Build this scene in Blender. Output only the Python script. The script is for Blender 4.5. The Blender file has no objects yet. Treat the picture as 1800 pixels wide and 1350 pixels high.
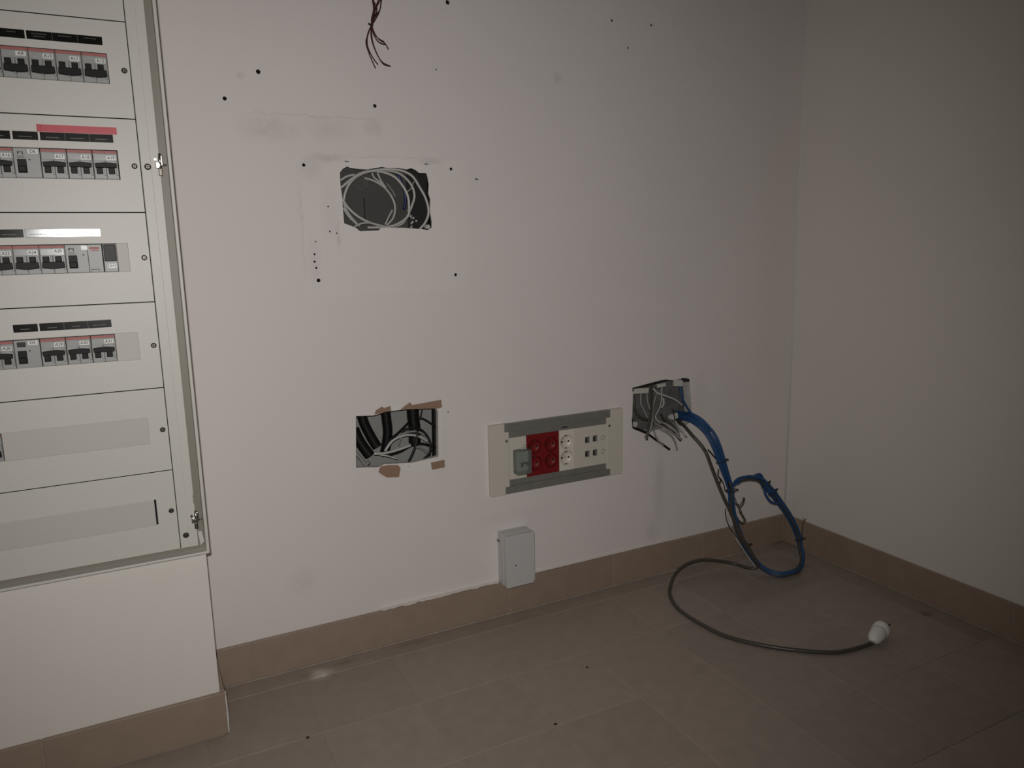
import bpy, bmesh, math, random
from mathutils import Vector, Matrix
from mathutils.geometry import tessellate_polygon

random.seed(7)
scene = bpy.context.scene
col = scene.collection

# ------------------------------------------------------------------ camera
# World: the room corner is the origin, X runs along the back wall (negative to
# the left), Y into the back wall (the room is at negative Y), Z up. Metres.
CAM_POS = (-1.7628, -1.6300, 0.9259)
CAM_YAW, CAM_PITCH, CAM_ROLL = 0.46743, 0.18059, -0.02170   # radians
FOCAL_PX = 1334.64                                        # at 1800 px width
fw = Vector((math.sin(CAM_YAW) * math.cos(CAM_PITCH), math.cos(CAM_YAW) * math.cos(CAM_PITCH), -math.sin(CAM_PITCH)))
rt = Vector((math.cos(CAM_YAW), -math.sin(CAM_YAW), 0))
up = rt.cross(fw)
rt2 = rt * math.cos(CAM_ROLL) + up * math.sin(CAM_ROLL)
up2 = up * math.cos(CAM_ROLL) - rt * math.sin(CAM_ROLL)
cam_data = bpy.data.cameras.new('camera')
cam_data.sensor_width = 36
cam_data.lens = FOCAL_PX / 1800 * 36
cam_data.clip_start = 0.02
cam = bpy.data.objects.new('camera', cam_data)
col.objects.link(cam)
m = Matrix((rt2, up2, -fw)).transposed().to_4x4()
m.translation = Vector(CAM_POS)
cam.matrix_world = m
scene.camera = cam

# ------------------------------------------------------------------ light: only the phone's own flash lights this dark room
world = bpy.data.worlds.new('world')
scene.world = world
world.use_nodes = True
world.node_tree.nodes['Background'].inputs[0].default_value = (0.9, 0.95, 1.0, 1)
world.node_tree.nodes['Background'].inputs[1].default_value = 0.0
fl = bpy.data.lights.new('phone_flash', 'SPOT')
fl.energy = 46
fl.color = (1.0, 0.978, 0.955)
fl.shadow_soft_size = 0.012
fl.spot_size = math.radians(105)
fl.spot_blend = 1.0
flash = bpy.data.objects.new('phone_flash', fl)
flash.location = (-1.782, -1.635, 0.975)
flash.rotation_euler = (Vector((-1.23, 0, 0.65)) - Vector(flash.location)).to_track_quat('-Z', 'Y').to_euler()
col.objects.link(flash)

scene.view_settings.view_transform = 'Standard'
scene.view_settings.look = 'None'
scene.view_settings.gamma = 1
scene.view_settings.use_curve_mapping = False
scene.view_settings.exposure = 0.0

PATHS = {
    'hole_a': [(-1.3338, 0.0000, 1.0836), (-1.3272, 0.0000, 1.0913), (-1.3178, 0.0000, 1.0967), (-1.3107, 0.0000, 1.0940), (-1.2937, 0.0000, 1.0921), (-1.2739, 0.0000, 1.0914), (-1.2588, 0.0000, 1.0947), (-1.2410, 0.0000, 1.0975), (-1.2309, 0.0000, 1.0960), (-1.2053, 0.0000, 1.0967), (-1.1860, 0.0000, 1.0935), (-1.1753, 0.0000, 1.0968), (-1.1650, 0.0000, 1.0928), (-1.1574, -0.0000, 1.0870), (-1.1401, 0.0000, 1.0867), (-1.1378, 0.0000, 1.0764), (-1.1357, 0.0000, 1.0630), (-1.1377, 0.0000, 1.0434), (-1.1338, 0.0000, 1.0311), (-1.1355, 0.0000, 1.0063), (-1.1325, 0.0000, 0.9827), (-1.1330, 0.0000, 0.9690), (-1.1428, 0.0000, 0.9635), (-1.1589, 0.0000, 0.9661), (-1.1986, 0.0000, 0.9689), (-1.2504, 0.0000, 0.9700), (-1.2558, 0.0000, 0.9640), (-1.2976, 0.0000, 0.9626), (-1.3070, 0.0000, 0.9705), (-1.3311, 0.0000, 0.9796), (-1.3319, 0.0000, 1.0062), (-1.3319, 0.0000, 1.0355), (-1.3341, 0.0000, 1.0587)],
    'hole_b': [(-1.3305, 0.0000, 0.5599), (-1.2904, 0.0000, 0.5562), (-1.2726, 0.0000, 0.5590), (-1.2654, 0.0000, 0.5611), (-1.2493, 0.0000, 0.5615), (-1.2150, 0.0000, 0.5615), (-1.1820, 0.0000, 0.5588), (-1.1390, 0.0000, 0.5547), (-1.1357, 0.0000, 0.5443), (-1.1391, 0.0000, 0.4382), (-1.1593, 0.0000, 0.4366), (-1.2064, 0.0000, 0.4335), (-1.2394, 0.0000, 0.4367), (-1.2719, 0.0000, 0.4399), (-1.2847, 0.0000, 0.4347), (-1.3372, 0.0000, 0.4419)],
    'hole_c': [(-0.5789, 0.0000, 0.5446), (-0.5582, 0.0000, 0.5459), (-0.5301, 0.0000, 0.5490), (-0.5091, 0.0000, 0.5521), (-0.4836, 0.0000, 0.5547), (-0.4664, 0.0000, 0.5557), (-0.4425, 0.0000, 0.5524), (-0.4119, 0.0000, 0.5547), (-0.3918, 0.0000, 0.5509), (-0.3882, 0.0000, 0.5416), (-0.3814, 0.0000, 0.4961), (-0.3751, 0.0000, 0.4292), (-0.3974, 0.0000, 0.4193), (-0.4529, 0.0000, 0.4219), (-0.5006, 0.0000, 0.4200), (-0.5305, 0.0000, 0.4150), (-0.5785, 0.0000, 0.4359), (-0.5812, 0.0000, 0.4610), (-0.5792, 0.0000, 0.5093)],
    'torn_1': [(-1.2885, 0.0000, 0.5588), (-1.2845, 0.0000, 0.5674), (-1.2700, 0.0000, 0.5744), (-1.2649, 0.0000, 0.5703), (-1.2505, 0.0000, 0.5739), (-1.2490, 0.0000, 0.5618), (-1.2654, 0.0000, 0.5613), (-1.2730, 0.0000, 0.5590)],
    'torn_2': [(-1.2277, 0.0000, 0.5621), (-1.2183, 0.0000, 0.5684), (-1.2033, 0.0000, 0.5765), (-1.1981, 0.0000, 0.5697), (-1.1268, 0.0000, 0.5742), (-1.1253, 0.0000, 0.5558), (-1.1372, 0.0000, 0.5539), (-1.1390, 0.0000, 0.5549), (-1.1820, 0.0000, 0.5590), (-1.2150, 0.0000, 0.5617)],
    'torn_3': [(-1.2793, -0.0000, 0.4360), (-1.2613, 0.0000, 0.4364), (-1.2396, 0.0000, 0.4331), (-1.2336, -0.0000, 0.4249), (-1.2384, 0.0000, 0.4038), (-1.2664, 0.0000, 0.4074), (-1.2769, 0.0000, 0.4145), (-1.2862, 0.0000, 0.4232), (-1.2840, 0.0000, 0.4310)],
    'torn_4': [(-1.1588, 0.0000, 0.4263), (-1.1241, 0.0000, 0.4285), (-1.1243, 0.0000, 0.4099), (-1.1567, 0.0000, 0.4084)],
    'flake_1': [(-1.2478, 0.0000, 0.5736), (-1.2397, 0.0000, 0.5753), (-1.2290, 0.0000, 0.5714), (-1.2277, 0.0000, 0.5624), (-1.2386, 0.0000, 0.5616), (-1.2484, 0.0000, 0.5621)],
    'flake_2': [(-1.2334, 0.0000, 0.4286), (-1.2122, 0.0000, 0.4289), (-1.2143, 0.0000, 0.4247), (-1.2310, 0.0000, 0.4218)],
    'flake_3': [(-1.2111, 0.0000, 0.4324), (-1.1594, 0.0000, 0.4347), (-1.1589, 0.0000, 0.4106), (-1.1851, 0.0000, 0.4100), (-1.2101, 0.0000, 0.4149), (-1.2183, 0.0000, 0.4189)],
    'flake_4': [(-1.1337, 0.0000, 0.5459), (-1.1290, 0.0000, 0.5453), (-1.1306, 0.0000, 0.4351), (-1.1383, 0.0000, 0.4344)],
    'a1': [(-1.3301, 0.0120, 1.0539), (-1.3104, 0.0110, 1.0693), (-1.2851, 0.0100, 1.0845), (-1.2537, 0.0090, 1.0913), (-1.2220, 0.0080, 1.0944), (-1.1928, 0.0070, 1.0910), (-1.1714, 0.0060, 1.0799), (-1.1561, 0.0070, 1.0584), (-1.1421, 0.0080, 1.0340), (-1.1361, 0.0090, 1.0130), (-1.1361, 0.0100, 0.9981), (-1.1447, 0.0110, 0.9794), (-1.1571, 0.0120, 0.9664)],
    'a2': [(-1.3246, 0.0180, 1.0189), (-1.3225, 0.0167, 1.0378), (-1.3123, 0.0154, 1.0603), (-1.2930, 0.0141, 1.0782), (-1.2627, 0.0129, 1.0894), (-1.2340, 0.0119, 1.0875), (-1.2089, 0.0114, 1.0772), (-1.1905, 0.0110, 1.0557), (-1.1824, 0.0106, 1.0375), (-1.1809, 0.0101, 1.0166), (-1.1831, 0.0103, 0.9969), (-1.1968, 0.0107, 0.9841), (-1.2208, 0.0111, 0.9738), (-1.2467, 0.0116, 0.9709), (-1.2773, 0.0120, 0.9706)],
    'a3': [(-1.2513, 0.0170, 1.0912), (-1.2253, 0.0181, 1.0925), (-1.1992, 0.0192, 1.0878), (-1.1798, 0.0203, 1.0749), (-1.1669, 0.0214, 1.0581), (-1.1630, 0.0218, 1.0384), (-1.1702, 0.0213, 1.0173), (-1.1807, 0.0209, 0.9974), (-1.1950, 0.0204, 0.9788), (-1.2246, 0.0200, 0.9704)],
    'a4': [(-1.2753, 0.0200, 1.0755), (-1.2573, 0.0217, 1.0712), (-1.2319, 0.0234, 1.0573), (-1.2155, 0.0251, 1.0381), (-1.2086, 0.0251, 1.0198), (-1.2100, 0.0234, 1.0037), (-1.2165, 0.0217, 0.9889), (-1.2309, 0.0200, 0.9754)],
    'a5': [(-1.3290, 0.0120, 1.0315), (-1.3223, 0.0104, 1.0185), (-1.3089, 0.0088, 1.0030), (-1.2911, 0.0082, 0.9898), (-1.2726, 0.0086, 0.9813), (-1.2411, 0.0090, 0.9714)],
    'a6': [(-1.3270, 0.0150, 1.0128), (-1.3163, 0.0150, 0.9950), (-1.3046, 0.0150, 0.9830), (-1.2939, 0.0150, 0.9739)],
    'a7': [(-1.3229, 0.0220, 1.0191), (-1.3186, 0.0220, 1.0084), (-1.3095, 0.0220, 0.9941), (-1.2954, 0.0220, 0.9783)],
    'a8': [(-1.3082, 0.0020, 0.9727), (-1.2935, 0.0020, 0.9788), (-1.2746, 0.0020, 0.9802), (-1.2521, 0.0020, 0.9749), (-1.2343, 0.0020, 0.9705)],
    'a9': [(-1.3283, 0.0200, 1.0698), (-1.3136, 0.0200, 1.0783), (-1.2961, 0.0200, 1.0824)],
    'a10': [(-1.2570, 0.0240, 1.0869), (-1.2536, 0.0240, 1.0786), (-1.2389, 0.0240, 1.0669), (-1.2265, 0.0240, 1.0574)],
    'a11': [(-1.2458, 0.0210, 1.0875), (-1.2396, 0.0210, 1.0726), (-1.2307, 0.0210, 1.0589)],
    'a12': [(-1.2334, 0.0240, 0.9767), (-1.2248, 0.0240, 0.9927), (-1.2148, 0.0240, 1.0087)],
    'a13': [(-1.1976, 0.0280, 1.0874), (-1.1831, 0.0280, 1.0472), (-1.1826, 0.0280, 1.0300), (-1.1876, 0.0280, 1.0101)],
    'a14': [(-1.2229, 0.0300, 1.0664), (-1.2155, 0.0300, 1.0568), (-1.2082, 0.0300, 1.0459), (-1.2054, 0.0300, 1.0373)],
    'a15': [(-1.1777, 0.0260, 1.0484), (-1.1694, 0.0260, 1.0547), (-1.1613, 0.0260, 1.0708)],
    'b1': [(-1.3057, 0.0500, 0.5571), (-1.3011, 0.0433, 0.5310), (-1.2896, 0.0367, 0.5004), (-1.2778, 0.0300, 0.4750)],
    'b2': [(-1.3266, 0.0400, 0.5207), (-1.3185, 0.0360, 0.4973), (-1.3084, 0.0320, 0.4771), (-1.2964, 0.0280, 0.4574)],
    'b3': [(-1.2464, 0.0550, 0.5636), (-1.2455, 0.0525, 0.5367), (-1.2445, 0.0500, 0.5006), (-1.2518, 0.0475, 0.4654), (-1.2572, 0.0450, 0.4484)],
    'b4': [(-1.1787, 0.0550, 0.5576), (-1.1791, 0.0533, 0.5284), (-1.1773, 0.0517, 0.4988), (-1.1795, 0.0500, 0.4658)],
    'b5': [(-1.1244, 0.0500, 0.5522), (-1.1265, 0.0483, 0.5042), (-1.1283, 0.0467, 0.4595), (-1.1307, 0.0450, 0.4184)],
    'b6': [(-1.1956, 0.0400, 0.5202), (-1.2226, 0.0350, 0.5009), (-1.2433, 0.0300, 0.4883), (-1.2644, 0.0250, 0.4652)],
    'b7': [(-1.2186, 0.0300, 0.5032), (-1.1932, 0.0270, 0.5106), (-1.1701, 0.0240, 0.5018), (-1.1559, 0.0210, 0.4839), (-1.1511, 0.0180, 0.4654), (-1.1580, 0.0150, 0.4430), (-1.1739, 0.0120, 0.4330)],
    'b8': [(-1.1725, 0.0400, 0.5302), (-1.1606, 0.0367, 0.5257), (-1.1469, 0.0333, 0.5163), (-1.1314, 0.0300, 0.5029)],
    'b9': [(-1.1817, 0.0180, 0.5046), (-1.1863, 0.0133, 0.4824), (-1.1975, 0.0087, 0.4576), (-1.2124, 0.0040, 0.4353)],
    'b10': [(-1.2696, 0.0160, 0.4563), (-1.2545, 0.0180, 0.4554), (-1.2261, 0.0200, 0.4590), (-1.1969, 0.0220, 0.4691), (-1.1679, 0.0240, 0.4682), (-1.1370, 0.0260, 0.4541)],
    'b11': [(-1.1637, 0.0300, 0.5521), (-1.1679, 0.0280, 0.5393), (-1.1720, 0.0260, 0.5273)],
    'b12': [(-1.1385, 0.0320, 0.4548), (-1.1467, 0.0320, 0.4447), (-1.1512, 0.0320, 0.4303)],
    'g1': [(-1.2624, 0.0200, 0.4643), (-1.2447, 0.0208, 0.4851), (-1.2200, 0.0216, 0.4943), (-1.1952, 0.0236, 0.4933), (-1.1755, 0.0268, 0.4862), (-1.1531, 0.0300, 0.4704)],
    'g2': [(-1.2916, 0.0100, 0.4646), (-1.2599, 0.0113, 0.4627), (-1.2282, 0.0127, 0.4665), (-1.2015, 0.0140, 0.4715)],
    'g3': [(-1.2190, 0.0300, 0.4960), (-1.1964, 0.0300, 0.4999), (-1.1776, 0.0300, 0.4975), (-1.1534, 0.0300, 0.4835)],
    'g4': [(-1.1840, 0.0300, 0.4617), (-1.1700, 0.0300, 0.4557), (-1.1544, 0.0300, 0.4407)],
    'g5': [(-1.2787, 0.0060, 0.4619), (-1.2586, 0.0050, 0.4556), (-1.2394, 0.0040, 0.4466)],
    'g6': [(-1.3324, 0.0200, 0.4726), (-1.3193, 0.0173, 0.4544), (-1.3111, 0.0147, 0.4413), (-1.3035, 0.0120, 0.4479)],
    'g7': [(-1.2225, 0.0400, 0.4686), (-1.2182, 0.0400, 0.4808), (-1.2121, 0.0400, 0.4911)],
    'c1': [(-0.5306, 0.0300, 0.5251), (-0.5327, 0.0267, 0.4906), (-0.5222, 0.0233, 0.4688), (-0.5159, 0.0200, 0.4508)],
    'c2': [(-0.5115, 0.0300, 0.5231), (-0.5105, 0.0250, 0.4919), (-0.5065, 0.0200, 0.4728)],
    'c3': [(-0.4967, 0.0300, 0.5428), (-0.5037, 0.0168, 0.5103), (-0.5144, 0.0028, 0.4822), (-0.5311, -0.0128, 0.4486), (-0.5459, -0.0204, 0.4223), (-0.5504, -0.0240, 0.4027)],
    'c4': [(-0.4883, 0.0180, 0.5137), (-0.5062, 0.0080, 0.4839), (-0.5165, -0.0020, 0.4481), (-0.5282, -0.0067, 0.4206), (-0.5464, -0.0115, 0.4073)],
    'c5': [(-0.4672, 0.0200, 0.5342), (-0.4733, 0.0140, 0.4950), (-0.4846, 0.0080, 0.4760), (-0.5002, 0.0040, 0.4538), (-0.4869, 0.0000, 0.4351)],
    'c6': [(-0.5016, 0.0150, 0.5333), (-0.4898, 0.0105, 0.5204), (-0.4608, 0.0060, 0.5083), (-0.4252, 0.0090, 0.4922), (-0.4023, 0.0120, 0.4756)],
    'c7': [(-0.4851, 0.0350, 0.4495), (-0.4953, 0.0100, 0.4360), (-0.4842, -0.0120, 0.4266), (-0.4592, -0.0300, 0.4066), (-0.4442, -0.0400, 0.3943)],
    'c8': [(-0.4865, 0.0300, 0.4381), (-0.4949, 0.0020, 0.4251), (-0.4763, -0.0160, 0.4121), (-0.4613, -0.0220, 0.3972), (-0.4532, -0.0260, 0.3790), (-0.4513, -0.0300, 0.3617)],
    'c9': [(-0.5769, 0.0000, 0.4357), (-0.5345, -0.0026, 0.4149), (-0.5018, -0.0077, 0.3906), (-0.4849, -0.0140, 0.3772), (-0.4688, -0.0200, 0.3641)],
    'c10': [(-0.4388, 0.0350, 0.4457), (-0.4418, 0.0060, 0.4336), (-0.4327, -0.0160, 0.4163), (-0.4200, -0.0320, 0.3941)],
    'c11': [(-0.4652, 0.0350, 0.4380), (-0.4745, 0.0060, 0.4288), (-0.4622, -0.0200, 0.4147), (-0.4391, -0.0300, 0.3878)],
    'c12': [(-0.5548, 0.0300, 0.5137), (-0.5528, 0.0250, 0.4756), (-0.5372, 0.0200, 0.4544), (-0.5196, 0.0150, 0.4478)],
    'c13': [(-0.4962, 0.0200, 0.4305), (-0.5112, -0.0040, 0.4195), (-0.5081, -0.0100, 0.4026), (-0.4952, -0.0160, 0.3826), (-0.4896, -0.0200, 0.3774)],
    'c14': [(-0.4747, 0.0300, 0.5138), (-0.4868, 0.0280, 0.4941), (-0.4902, 0.0260, 0.4752)],
    'c15': [(-0.4587, 0.0250, 0.5004), (-0.4582, 0.0225, 0.4846), (-0.4687, 0.0200, 0.4738)],
    'c16': [(-0.4500, -0.0060, 0.4745), (-0.4454, -0.0090, 0.4514), (-0.4454, -0.0120, 0.4412)],
    'c17': [(-0.4802, 0.0300, 0.4499), (-0.4850, 0.0040, 0.4412), (-0.4774, -0.0140, 0.4359), (-0.4639, -0.0300, 0.4224), (-0.4570, -0.0460, 0.4071)],
    'c18': [(-0.4566, 0.0350, 0.4515), (-0.4657, 0.0120, 0.4426), (-0.4645, -0.0060, 0.4353), (-0.4554, -0.0220, 0.4267), (-0.4495, -0.0340, 0.4124)],
    'c19': [(-0.4250, 0.0300, 0.4450), (-0.4372, -0.0020, 0.4365), (-0.4384, -0.0200, 0.4259), (-0.4348, -0.0320, 0.4136), (-0.4351, -0.0420, 0.4015)],
    'seal_1': [(-0.5809, 0.0000, 0.5457), (-0.5614, 0.0000, 0.5479), (-0.5343, 0.0000, 0.5512), (-0.5112, -0.0000, 0.5540), (-0.4858, 0.0000, 0.5567), (-0.4664, 0.0000, 0.5569), (-0.4653, 0.0000, 0.5547), (-0.4857, 0.0000, 0.5532), (-0.5090, 0.0000, 0.5500), (-0.5301, 0.0000, 0.5464), (-0.5582, 0.0000, 0.5433), (-0.5778, 0.0000, 0.5422), (-0.5782, 0.0000, 0.5351), (-0.5808, 0.0000, 0.5353)],
    'seal_2': [(-0.4141, 0.0000, 0.5558), (-0.3986, 0.0000, 0.5537), (-0.3896, 0.0000, 0.5511), (-0.3876, 0.0000, 0.5443), (-0.3927, 0.0000, 0.5421), (-0.3983, 0.0000, 0.5444), (-0.4050, 0.0000, 0.5433), (-0.4106, 0.0000, 0.5483), (-0.4162, 0.0000, 0.5516)],
    'seal_3': [(-0.5823, 0.0000, 0.4629), (-0.5796, 0.0000, 0.4591), (-0.5786, 0.0000, 0.4398), (-0.5538, 0.0000, 0.4296), (-0.5305, 0.0000, 0.4186), (-0.5315, 0.0000, 0.4146), (-0.5559, -0.0000, 0.4232), (-0.5800, 0.0000, 0.4347), (-0.5815, 0.0000, 0.4489)],
    'clips': [(-0.5500, 0.0040, 0.5340), (-0.4776, 0.0060, 0.5410), (-0.4204, 0.0040, 0.5425), (-0.4376, -0.0020, 0.4509), (-0.5663, 0.0060, 0.4423), (-0.4459, 0.0040, 0.4489)],
    'blue': [(-0.4150, 0.0300, 0.4480), (-0.4134, 0.0000, 0.4502), (-0.4130, -0.0450, 0.4508), (-0.4023, -0.0700, 0.4385), (-0.3869, -0.0850, 0.4159), (-0.3796, -0.0980, 0.3907), (-0.3665, -0.1050, 0.3507), (-0.3516, -0.1080, 0.3090), (-0.3379, -0.1100, 0.2766), (-0.3266, -0.1100, 0.2486), (-0.3252, -0.1120, 0.2195), (-0.3203, -0.1150, 0.1832), (-0.3083, -0.1220, 0.1368), (-0.2955, -0.1300, 0.1002), (-0.2713, -0.1420, 0.0558), (-0.2517, -0.1580, 0.0271), (-0.2327, -0.1760, 0.0130), (-0.2117, -0.1975, 0.0100), (-0.1785, -0.2070, 0.0130), (-0.1144, -0.1750, 0.0035), (-0.0946, -0.1620, 0.0220), (-0.0926, -0.1500, 0.0521), (-0.0929, -0.1450, 0.0713), (-0.1034, -0.1380, 0.1057), (-0.1220, -0.1300, 0.1428), (-0.1565, -0.1220, 0.1910), (-0.1781, -0.1180, 0.2190), (-0.2036, -0.1160, 0.2446), (-0.2185, -0.1150, 0.2601), (-0.2415, -0.1140, 0.2702), (-0.2734, -0.1140, 0.2770), (-0.3025, -0.1140, 0.2752), (-0.3225, -0.1160, 0.2643)],
    'blue_up': [(-0.3978, 0.0300, 0.5309), (-0.3971, 0.0220, 0.5068), (-0.3982, 0.0120, 0.4887), (-0.4038, -0.0100, 0.4752), (-0.4120, -0.0400, 0.4630), (-0.3984, -0.0660, 0.4443), (-0.3810, -0.0800, 0.4167)],
    'fold_a': [(-0.2540, -0.1140, 0.2757), (-0.2238, -0.1120, 0.2786), (-0.2141, -0.1150, 0.2640), (-0.2087, -0.1200, 0.2479), (-0.1943, -0.1260, 0.2230)],
    'fold_b': [(-0.2156, -0.1200, 0.2416), (-0.2108, -0.1260, 0.2184), (-0.1946, -0.1300, 0.1981), (-0.1699, -0.1300, 0.1900), (-0.1538, -0.1260, 0.1953)],
    'power': [(-0.4044, 0.0500, 0.4423), (-0.4145, 0.0150, 0.4320), (-0.4185, -0.0200, 0.4233), (-0.4166, -0.0500, 0.4044), (-0.4066, -0.0700, 0.3843), (-0.4016, -0.0800, 0.3717), (-0.4001, -0.0900, 0.3605), (-0.3903, -0.0990, 0.3258), (-0.3763, -0.1100, 0.2800), (-0.3614, -0.1200, 0.2372), (-0.3471, -0.1280, 0.2028), (-0.3325, -0.1360, 0.1644), (-0.3147, -0.1470, 0.1200), (-0.2982, -0.1550, 0.0913), (-0.2811, -0.1650, 0.0547), (-0.2687, -0.1620, 0.0324), (-0.2819, -0.1500, 0.0257), (-0.3025, -0.1050, 0.0269), (-0.3501, -0.0820, 0.0379), (-0.3932, -0.0720, 0.0452), (-0.4455, -0.0680, 0.0402), (-0.4857, -0.0750, 0.0254), (-0.5274, -0.1038, 0.0052), (-0.5642, -0.1553, 0.0052), (-0.5854, -0.2158, 0.0052), (-0.5863, -0.3077, 0.0052), (-0.5756, -0.3701, 0.0052), (-0.5426, -0.4281, 0.0052), (-0.5024, -0.4758, 0.0052), (-0.4442, -0.5252, 0.0052), (-0.4027, -0.5484, 0.0052), (-0.3436, -0.5573, 0.0052), (-0.2993, -0.5582, 0.0052)],
    'plug': [(-0.3037, -0.5615, 0.0080), (-0.2591, -0.5440, 0.0080), (-0.2050, -0.5277, 0.0080)],
    'thin_grey': [(-0.3436, -0.1180, 0.1819), (-0.3393, -0.1220, 0.1593), (-0.3300, -0.1300, 0.1271), (-0.3114, -0.1450, 0.0888), (-0.2920, -0.1500, 0.0598), (-0.2707, -0.1600, 0.0279)],
    'thin_black': [(-0.3498, -0.1150, 0.2018), (-0.3508, -0.1180, 0.1832), (-0.3477, -0.1220, 0.1642), (-0.3388, -0.1300, 0.1421), (-0.3261, -0.1350, 0.1198)],
    'thin_black2': [(-0.3949, -0.0900, 0.3704), (-0.3810, -0.0950, 0.3536), (-0.3647, -0.1000, 0.3328), (-0.3527, -0.1080, 0.2972), (-0.3345, -0.1120, 0.2593)],
    'braid_a': [(-0.3173, -0.1120, 0.2272), (-0.3174, -0.1200, 0.2150), (-0.3101, -0.1250, 0.2033), (-0.3053, -0.1280, 0.1860), (-0.2973, -0.1300, 0.1723), (-0.2918, -0.1300, 0.1621), (-0.2969, -0.1280, 0.1541), (-0.3073, -0.1240, 0.1612), (-0.3145, -0.1200, 0.1742)],
    'braid_b': [(-0.3023, -0.1350, 0.2296), (-0.3015, -0.1300, 0.2152), (-0.3097, -0.1270, 0.2030)],
    'fork': [(-0.0879, -0.1500, 0.0685), (-0.0885, -0.1500, 0.0947), (-0.0877, -0.1500, 0.1170), (-0.0841, -0.1500, 0.1240)],
    'fork_a': [(-0.0841, -0.1500, 0.1240), (-0.0873, -0.1500, 0.1384)],
    'fork_b': [(-0.0841, -0.1500, 0.1240), (-0.0751, -0.1500, 0.1327)],
    'hook': [(-0.3657, -0.1060, 0.2736), (-0.3653, -0.1100, 0.2854), (-0.3766, -0.1120, 0.3003), (-0.3754, -0.1120, 0.3179)],
    'hook2': [(-0.3636, -0.1080, 0.2882), (-0.3570, -0.1150, 0.2711), (-0.3588, -0.1200, 0.2584), (-0.3503, -0.1220, 0.2539)],
    'r1': [(-1.2487, -0.0140, 1.4299), (-1.2472, -0.0140, 1.4089), (-1.2526, -0.0140, 1.3901), (-1.2539, -0.0140, 1.3778), (-1.2608, -0.0140, 1.3619), (-1.2669, -0.0140, 1.3430), (-1.2614, -0.0140, 1.3220), (-1.2495, -0.0140, 1.2945)],
    'r2': [(-1.2486, -0.0180, 1.4288), (-1.2411, -0.0180, 1.4085), (-1.2523, -0.0180, 1.3861), (-1.2549, -0.0180, 1.3767), (-1.2639, -0.0180, 1.3576), (-1.2652, -0.0180, 1.3361), (-1.2563, -0.0180, 1.3154), (-1.2452, -0.0180, 1.3015)],
    'r3': [(-1.2315, -0.0130, 1.4322), (-1.2410, -0.0130, 1.4129), (-1.2499, -0.0130, 1.3906), (-1.2526, -0.0130, 1.3782), (-1.2552, -0.0130, 1.3565), (-1.2488, -0.0130, 1.3326), (-1.2348, -0.0130, 1.3090), (-1.2163, -0.0130, 1.3011)],
    'r4': [(-1.2321, -0.0190, 1.4304), (-1.2353, -0.0190, 1.4089), (-1.2473, -0.0190, 1.3924), (-1.2538, -0.0190, 1.3766), (-1.2552, -0.0190, 1.3521), (-1.2476, -0.0190, 1.3252), (-1.2336, -0.0190, 1.3032), (-1.2200, -0.0190, 1.3002)],
    'r5': [(-1.2295, -0.0150, 1.4318), (-1.2352, -0.0150, 1.4069), (-1.2463, -0.0150, 1.3875), (-1.2519, -0.0150, 1.3778), (-1.2478, -0.0150, 1.3614), (-1.2366, -0.0150, 1.3502), (-1.2267, -0.0150, 1.3449), (-1.2194, -0.0150, 1.3338)],
    'r6': [(-1.2486, -0.0200, 1.4282), (-1.2467, -0.0200, 1.4074), (-1.2508, -0.0200, 1.3888), (-1.2535, -0.0200, 1.3764), (-1.2523, -0.0200, 1.3613), (-1.2434, -0.0200, 1.3468), (-1.2335, -0.0200, 1.3422), (-1.2267, -0.0200, 1.3422)],
    'r7': [(-1.2362, -0.0170, 1.4305), (-1.2476, -0.0170, 1.4050), (-1.2520, -0.0170, 1.3864), (-1.2535, -0.0170, 1.3771), (-1.2437, -0.0170, 1.3552), (-1.2289, -0.0170, 1.3473)],
    'rtie': [(-1.2545, -0.0160, 1.3782)],
}

# ------------------------------------------------------------------ helpers
def lin(c):
    return tuple(((v / 255) / 12.92 if v / 255 <= 0.04045 else ((v / 255 + 0.055) / 1.055) ** 2.4) for v in c) + (1,)

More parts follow.
